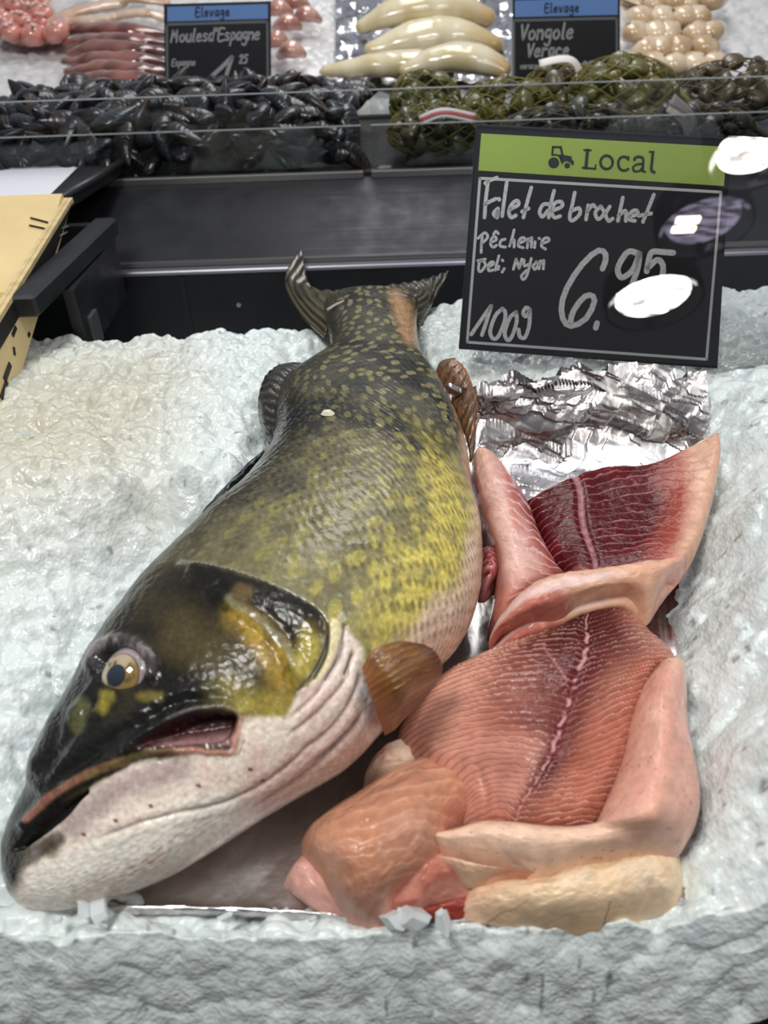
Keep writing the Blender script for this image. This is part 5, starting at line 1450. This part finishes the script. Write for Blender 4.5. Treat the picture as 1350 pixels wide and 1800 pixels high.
def build_clams():
    r = np.random.default_rng(8)
    shell = pmat('clam shell', None, 0.3, coat=0.35, mottle=0.35, mottle_scale=90)
    netm = pmat('yellow netting', (112, 106, 44), 0.5)
    netm2 = pmat('brown netting', (92, 84, 56), 0.5)
    tagm = pmat('white paper tag', (226, 220, 216), 0.5)
    bags = [((748, 185), 1.31, .050, .038, .045, (78, 80, 50), (118, 112, 62), netm, 'net bag of green clams nearest the mussels, at the back of the shelf', 'back clam bag beside the mussels'),
            ((765, 248), 1.19, .062, .036, .034, (66, 66, 46), (110, 100, 60), netm, 'front net bag of green clams by the mussels, with a red and white tag', 'front clam bag beside the mussels'),
            ((892, 188), 1.25, .062, .042, .036, (88, 86, 48), (130, 120, 62), netm, 'yellow net bag of clams standing above the left end of the green card band', 'yellow clam bag above the card band'),
            ((992, 160), 1.34, .062, .040, .036, (80, 76, 50), (124, 106, 70), netm, 'net bag of clams under the white curled strip in front of the second small card', 'clam bag in front of the small card'),
            ((1095, 162), 1.28, .074, .042, .046, (84, 82, 44), (124, 118, 58), netm, 'biggest round yellow net bag of clams, in front of the pale cuttlefish', 'biggest round clam bag'),
            ((1290, 162), 1.30, .086, .046, .042, (74, 64, 48), (112, 96, 70), netm2, 'brown net bag of clams at the right end of the shelf', 'brown clam bag at the right end'),
            ((1000, 228), 1.18, .090, .034, .030, (54, 52, 42), (84, 78, 60), netm2, 'dark net bag of clams low behind the green-banded card', 'dark clam bag behind the card'),
            ((1215, 225), 1.18, .080, .034, .028, (58, 50, 42), (92, 80, 64), netm2, 'dark net bag of clams low behind the right end of the card', 'dark clam bag at the card end')]
    V0, F0, q0 = shell_mesh(.030, .026, .017, 10, 0, False)
    for bi, ((u, v), y, rx, ry, rz, c1, c2, nm, lab, short) in enumerate(bags):
        ctr = at_y(u, v, y)
        ctr[2] = max(ctr[2], ZD + rz * .9)
        root = empty('clam_net_bag', (ctr[0], ctr[1], ctr[2] - rz), lab, 'net bag')
        # netting: two families of spirals round the bag
        m = MB()
        for fam in (-1, 1):
            for k in range(13):
                a = np.linspace(.12, np.pi - .12, 26)
                ph = 2 * np.pi * k / 13 + fam * a * .9
                wob = 1.06 + .03 * np.sin(5 * ph + 3 * a)
                P = np.stack([ctr[0] + rx * wob * np.cos(a), ctr[1] + ry * wob * np.sin(a) * np.cos(ph), ctr[2] + rz * wob * np.sin(a) * np.sin(ph)], 1)
                m.tube(P, .0009, 5, cap=False)
        m.build('netting', nm, root, smooth=True)
        m = MB(); e = np.array([ctr[0] + rx * 1.05, ctr[1], ctr[2]]); m.tube([e, e + [.012, -.004, -.008], e + [.022, -.012, -.02]], [.007, .004, .008], 8); m.build('gathered_end', nm, root, smooth=True)
        if bi == 1:
            m = MB(); pts = [at_y(738, 212, y - ry * 1.12), at_y(780, 198, y - ry * 1.14), at_y(836, 208, y - ry * 1.1)]
            m.tube(smooth_path(pts, 12), .0085, 8, flat=.12, up=(0, -.6, .8)); m.build('paper_tag', tagm, root, smooth=True)
            m = MB(); m.tube(smooth_path([p + [0, -.0012, .0008] for p in pts], 12), .003, 8, flat=.12, up=(0, -.6, .8)); m.build('red_stripe', pmat('red print', (196, 84, 84), .5), root, smooth=True)
        if bi == 3:
            m = MB(); pts = [at_y(948, 112, y - ry * 1.1), at_y(985, 104, y - ry * 1.15), at_y(1008, 108, y - ry * 1.15), at_y(1022, 132, y - ry * 1.1)]
            m.tube(smooth_path(pts, 16), .007, 8, flat=.2, up=(0, -.6, .8)); m.build('paper_tag', tagm, root, smooth=True)
        if bi == 7:
            m = MB(); pts = [at_y(1178, 180, y - ry * 1.1), at_y(1205, 205, y - ry * 1.2), at_y(1215, 232, y - ry * 1.1)]
            m.tube(smooth_path(pts, 12), .016, 8, flat=.15, up=(0, -.6, .8)); m.build('paper_tag', pmat('grey paper tag', (150, 140, 138), .5), root, smooth=True)
        c = lin(c1) + (lin(c2) - lin(c1)) * sm(-.2, .9, q0[:, 0:1]); c = c * (1 - .6 * q0[:, 1:2])
        proto = mesh_obj('clam', V0, F0, shell, None, col=c, origin=np.array([0, 0, -.0085]))
        tag(proto, 'ridged clam inside the %s' % short, 'clam', 'clams in the %s' % short)
        n = int(26 * (rx * rz) / (.06 * .04)); n = min(n, 34)
        for i in range(n):
            th = np.arccos(1 - 2 * (i + .5) / n); ph = i * 2.39996
            d = np.array([np.cos(th), np.sin(th) * np.cos(ph), np.sin(th) * np.sin(ph)])
            if d[1] > .55: d[1] *= -1
            o = proto if i == 0 else copy_thing(proto)
            o.location = (ctr[0] + rx * .86 * d[0], ctr[1] + ry * .8 * d[1], ctr[2] + rz * .82 * d[2] - .004)
            o.rotation_euler = (r.normal() * .9, r.normal() * .9, r.random() * 6.28)
            s = .85 + .4 * r.random(); o.scale = (s, s, s)

def tube_obj(name, pts, rad, mat, label, cat, group=None, cols=None, flat=.75, k=18, parent=None):
    P = np.array([slope(*p) for p in pts]); n = 40
    P = crom(P, n); R = crom(np.asarray(rad, float), n); R[0] *= .35; R[-1] *= .35
    m = MB(); m.tube(P, R, k, flat, up=SLN)
    V = np.concatenate(m.V); t = np.repeat(np.linspace(0, 1, n), k)
    nz = fbm(V[:, 0] * 40, V[:, 1] * 40, 3.)
    c = lin(cols[0]) + (lin(cols[1]) - lin(cols[0])) * sm(-.3, .4, nz)[:, None]
    if len(cols) > 2: c = c + (lin(cols[2]) - c) * sm(.7, 1, t)[:, None]
    o = mesh_obj(name, V + SLN * .004 * nz[:, None], m.F, mat, parent, col=c)
    if label: tag(o, label, cat, group)
    return o

def build_back():
    # ice on the rear slope
    xs = np.linspace(-1.28, 1.28, 520); ss = np.linspace(0, .95, 260)
    X, S_ = np.meshgrid(xs, ss, indexing='ij')
    e = np.array([0, 1, .26]) / math.hypot(1, .26)
    P = SL0 + X[..., None] * np.array([1., 0, 0]) + S_[..., None] * e + SLN * (-.012 + .5 * chunk_field(X, S_, .018, 5) + .3 * chunk_field(X, S_, .008, 9) + .006 * fbm(X * 12, S_ * 12, 3.))[..., None]
    P[:, 0] -= SLN * .04
    c = np.zeros(P.shape) + lin((214, 214, 214))
    o = mesh_obj('crushed_ice', P.reshape(-1, 3), grid_faces(520, 260), pmat('rear crushed ice', None, .35, coat=.2, bumps=(('noise', 160, .4, .002),)), None, col=c.reshape(-1, 3))
    tag(o, 'crushed ice on the sloping shelf behind the mussels and the small cards', 'ice', None, 'stuff')
    wet = pmat('wet pale squid', None, .18, coat=.7, sss=.15, sss_r=(.006, .005, .004))
    red = pmat('wet red squid', None, .12, coat=1.0, coat_rough=.04)
    # foil under the squid
    f = np.array([[slope(u, v, .012 + .006 * vnoise(u * .05, v * .09)) for u in np.linspace(590, 905, 60)] for v in np.linspace(145, -40, 40)])
    f += (SLN * .012) * fbm(f[..., :1] * 60, f[..., 1:2] * 60, 4.)
    o = mesh_obj('foil_sheet', f.reshape(-1, 3), grid_faces(40, 60), pmat('rear foil', (190, 190, 196), .2, metal=1.0)); tag(o, 'crinkled foil under the white squid bodies', 'foil')
    SQ = [([(640, 92, .02), (720, 70, .03), (800, 62, .03), (884, 84, .02)], (.012, .034, .034, .014), 'long white squid body in the middle of the pile'),
          ([(625, 52, .03), (700, 22, .05), (790, 12, .05), (870, 36, .03)], (.012, .03, .034, .016), 'tan edged white squid body at the top of the pile'),
          ([(562, 128, .02), (650, 116, .03), (740, 112, .035), (800, 130, .02)], (.010, .022, .026, .012), 'white squid with its tip reaching out towards the mussels'),
          ([(700, 128, .03), (770, 104, .045), (840, 104, .045), (896, 128, .03)], (.012, .026, .028, .014), 'white squid body at the front of the pile'),
          ([(660, -18, .04), (750, -30, .05), (850, -14, .04)], (.014, .03, .016), 'white squid body half out of view at the top')]
    for pts, rad, lab in SQ:
        tube_obj('squid', pts, rad, wet, lab, 'squid', 'white squid on foil', ((226, 216, 186), (212, 196, 152), (190, 160, 106)))
    for i in range(7):
        v = 52 + 17 * i
        lab = 'red brown squid body, %s' % ('topmost of the layers left of the first small card', 'second layer from the top beside the first small card', 'third layer from the top beside the first small card', 'middle layer beside the first small card', 'third layer from the bottom beside the first small card', 'second layer from the bottom beside the first small card', 'lowest layer, just above the mussels')[i]
        tube_obj('squid', [(108 + 4 * (i % 3), v + 6, .015), (170, v - 3 + 3 * (i % 2), .03), (235, v + 2, .03), (300, v + 8, .015)], (.008, .017, .018, .009), red, lab, 'squid', 'red brown squid bodies', ((140, 86, 74), (96, 54, 46), (84, 48, 44)), flat=.6)
    for i, (pts, rd) in enumerate((([(60, 60, .015), (110, 30, .03), (170, 12, .03), (220, 4, .02)], .016), ([(95, 42, .02), (150, 36, .03), (205, 28, .03)], .014), ([(200, 30, .02), (245, 22, .03), (292, 30, .02)], .013), ([(190, 8, .02), (240, -2, .03), (300, 6, .02)], .014), ([(120, -12, .02), (190, -18, .03), (260, -14, .02)], .018))):
        lab = 'pale beige fish strip, %s' % ('longest, running over the ice from the octopus', 'just under the longest strip', 'short, touching the first small card', 'near the top of the first small card', 'farthest back')[i]
        tube_obj('fish_strip', pts, np.full(len(pts), rd), wet, lab, 'fish strip', 'pale fish strips', ((214, 190, 168), (196, 158, 134)), flat=.5)
    for i, (u, v) in enumerate(((490, 20), (505, 45), (520, 8), (485, 75), (512, 92), (540, 30))):
        lab = 'pinkish squid piece, %s' % ('by the top edge of the first small card', 'beside the upper half of the first small card', 'farthest back beside the first small card', 'beside the lower half of the first small card', 'lowest beside the first small card', 'farthest from the first small card')[i]
        tube_obj('squid_piece', [(u - 24, v + 6, .014), (u, v - 6, .028), (u + 24, v + 4, .014)], (.008, .018, .008), red, lab, 'squid piece', 'pink squid pieces', ((206, 160, 146), (168, 112, 100)))
    # octopus, one animal
    r = np.random.default_rng(3)
    m = MB()
    for k in range(8):
        u0, v0 = 10 + 12 * k, 20 + 90 * r.random()
        t = np.linspace(0, 1, 40); an = 6.28 * r.random() + t * 5.5
        rr = 36 * (1 - .75 * t)
        P = np.array([slope(u0 - 20 + a * math.cos(b), v0 - 40 + .6 * a * math.sin(b), .022 + .01 * math.sin(3 * b)) for a, b in zip(rr, an)])
        m.tube(P, .015 * (1 - .7 * t) + .003, 12, c=lin((214, 142, 128)))
        for q in P[::3]:
            a = np.linspace(0, 2 * np.pi, 10, endpoint=False)
            top = q + SLN * .014
            V = np.array([top + .006 * np.array([math.cos(x), math.sin(x), .2 * math.sin(x)]) for x in a]); m.hexa(V, V * .5 + (top + SLN * .006) * .5, lin((236, 196, 182)))
    o = m.build('octopus', red, smooth=True, col=True); tag(o, 'coral pink octopus with curled suckered arms on the ice behind the mussels', 'octopus')
    # cuttlefish heap
    words = ('closest to the second small card', 'in the front row by the round clam bag', 'at the far back of the heap', 'at the ice side of the heap')
    n = 0
    for row, v in enumerate((112, 84, 56, 28, 2)):
        for k in range(5):
            u = 1112 + 36 * k + 14 * (row % 2) + 6 * r.normal()
            if u > 1262: continue
            a = r.random() * 3.1
            p = [(u - 24 * math.cos(a), v - 12 * math.sin(a), .018), (u, v, .034), (u + 24 * math.cos(a), v + 12 * math.sin(a), .018)]
            w_ = ('nearest row', 'second row', 'middle row', 'fourth row', 'farthest row')[row] + ' of the heap, ' + ('beside the second small card', 'one in from the card', 'in the middle', 'one in from the bare ice', 'next to the bare ice')[k]
            tube_obj('cuttlefish', p, (.010, .022, .010), wet, 'small pale cuttlefish, ' + w_, 'cuttlefish', 'pale cuttlefish in the heap', ((224, 204, 174), (190, 160, 124)))
            n += 1
    build_small_cards()

def build_small_cards():
    black = pmat('small black card', (12, 14, 20), .4); blue = pmat('printed blue', (96, 136, 196), .5); ink = pmat('dark print', (28, 38, 60), .5)
    chalk = pmat('faint chalk', (150, 152, 154), .6); line = pmat('grey print', (96, 100, 104), .5)
    n = np.array([0, -math.cos(.14), math.sin(.14)])
    for idx in (0, 1):
        if idx == 0:
            cor = [(288, 7), (476, 2), (477, 172), (290, 180)]; y = 1.452; lab = 'small black price card with blue band for mussels, behind the black mussels'
            band = [(294, 12), (471, 7), (471, 33), (294, 38)]; bl = [(293, 43), (470, 38), (471, 168), (295, 176)]
        else:
            cor = [(901, -4), (1090, -9), (1090, 150), (901, 158)]; y = 1.452; lab = 'small black price card with blue band for clams, behind the net bags'
            band = [(905, 1), (1086, -4), (1086, 26), (905, 30)]; bl = [(903, 36), (1084, 32), (1085, 148), (903, 154)]
        p0 = at_y(cor[3][0], cor[3][1], y)
        pl = lambda u, v, o=0.0: at_plane(u, v, p0 + n * o, n)
        root = empty('price_card', tuple(pl(*cor[3])), lab, 'price card')
        m = MB(); m.hexa([pl(*c, -.003) for c in cor][::-1], [pl(*c) for c in cor][::-1]); m.build('card', black, root)
        m = MB(); m.hexa([pl(*c, .0003) for c in band][::-1], [pl(*c, .001) for c in band][::-1]); m.build('header_band', blue, root)
        m = MB()
        for i in range(4):
            a, b = np.array(bl[i], float), np.array(bl[(i + 1) % 4], float)
            ribbon(m, [pl(*(a + (b - a) * t), .0004) for t in (0, .25, .5, .75, 1)], .0036, n)
        m.build('border_line', line, root)
        m = MB(); P = lambda u, v: pl(u, v, .0016)
        s = -.03
        if idx == 0: hand_text(m, 'Elevage', 344, 29, 9.5, P, .0020, n, slope=s, slant=0, adv=1.15)
        else: hand_text(m, 'Elevage', 958, 22, 9.5, P, .0020, n, slope=s, slant=0, adv=1.15)
        m.build('header_lettering', ink, root)
        m = MB(); P = lambda u, v: pl(u, v, .0008)
        if idx == 0:
            hand_text(m, 'Moules', 300, 74, 13, P, .0028, n, slope=s); m.build('name_lettering', chalk, root); m = MB(); hand_text(m, "d'Espagne", 366, 72, 13, P, .0028, n, slope=s, adv=.95)
            m.build('name_lettering', chalk, root); m = MB(); hand_text(m, 'Espagne', 302, 116, 7, P, .0018, n, slope=s)
        else:
            hand_text(m, 'Vongole', 914, 70, 16, P, .0034, n, slope=s, adv=1.05); m.build('name_lettering', chalk, root); m = MB(); hand_text(m, 'Verace', 926, 100, 14, P, .0034, n, slope=s, adv=1.05)
            m.build('name_lettering', chalk, root); m = MB(); hand_text(m, 'verace', 914, 121, 6, P, .0016, n, slope=s)
        m.build('origin_lettering', chalk, root)
        m = MB()
        if idx == 0:
            ribbon(m, [P(368, 138), P(390, 118), P(408, 100)], .0058, n); ribbon(m, [P(408, 100), P(398, 132), P(384, 160)], .0058, n); ribbon(m, [P(392, 156), P(396, 160)], .005, n)
            hand_text(m, '25', 420, 111, 9, P, .0026, n)
        else:
            hand_text(m, '1.', 985, 140, 20, P, .005, n); hand_text(m, '25', 1022, 128, 12, P, .0036, n)
        m.build('price_lettering', chalk, root)
# ------------------------------------------------------------------ build: structure and large things first
build_counter()
ICE = build_ice()
build_foil()
build_pike()
build_fillets()
build_sign()
build_pane()
build_crates()
build_liner()
build_mussels()
build_clams()
build_back()
build_lamps()
build_shards(ICE)
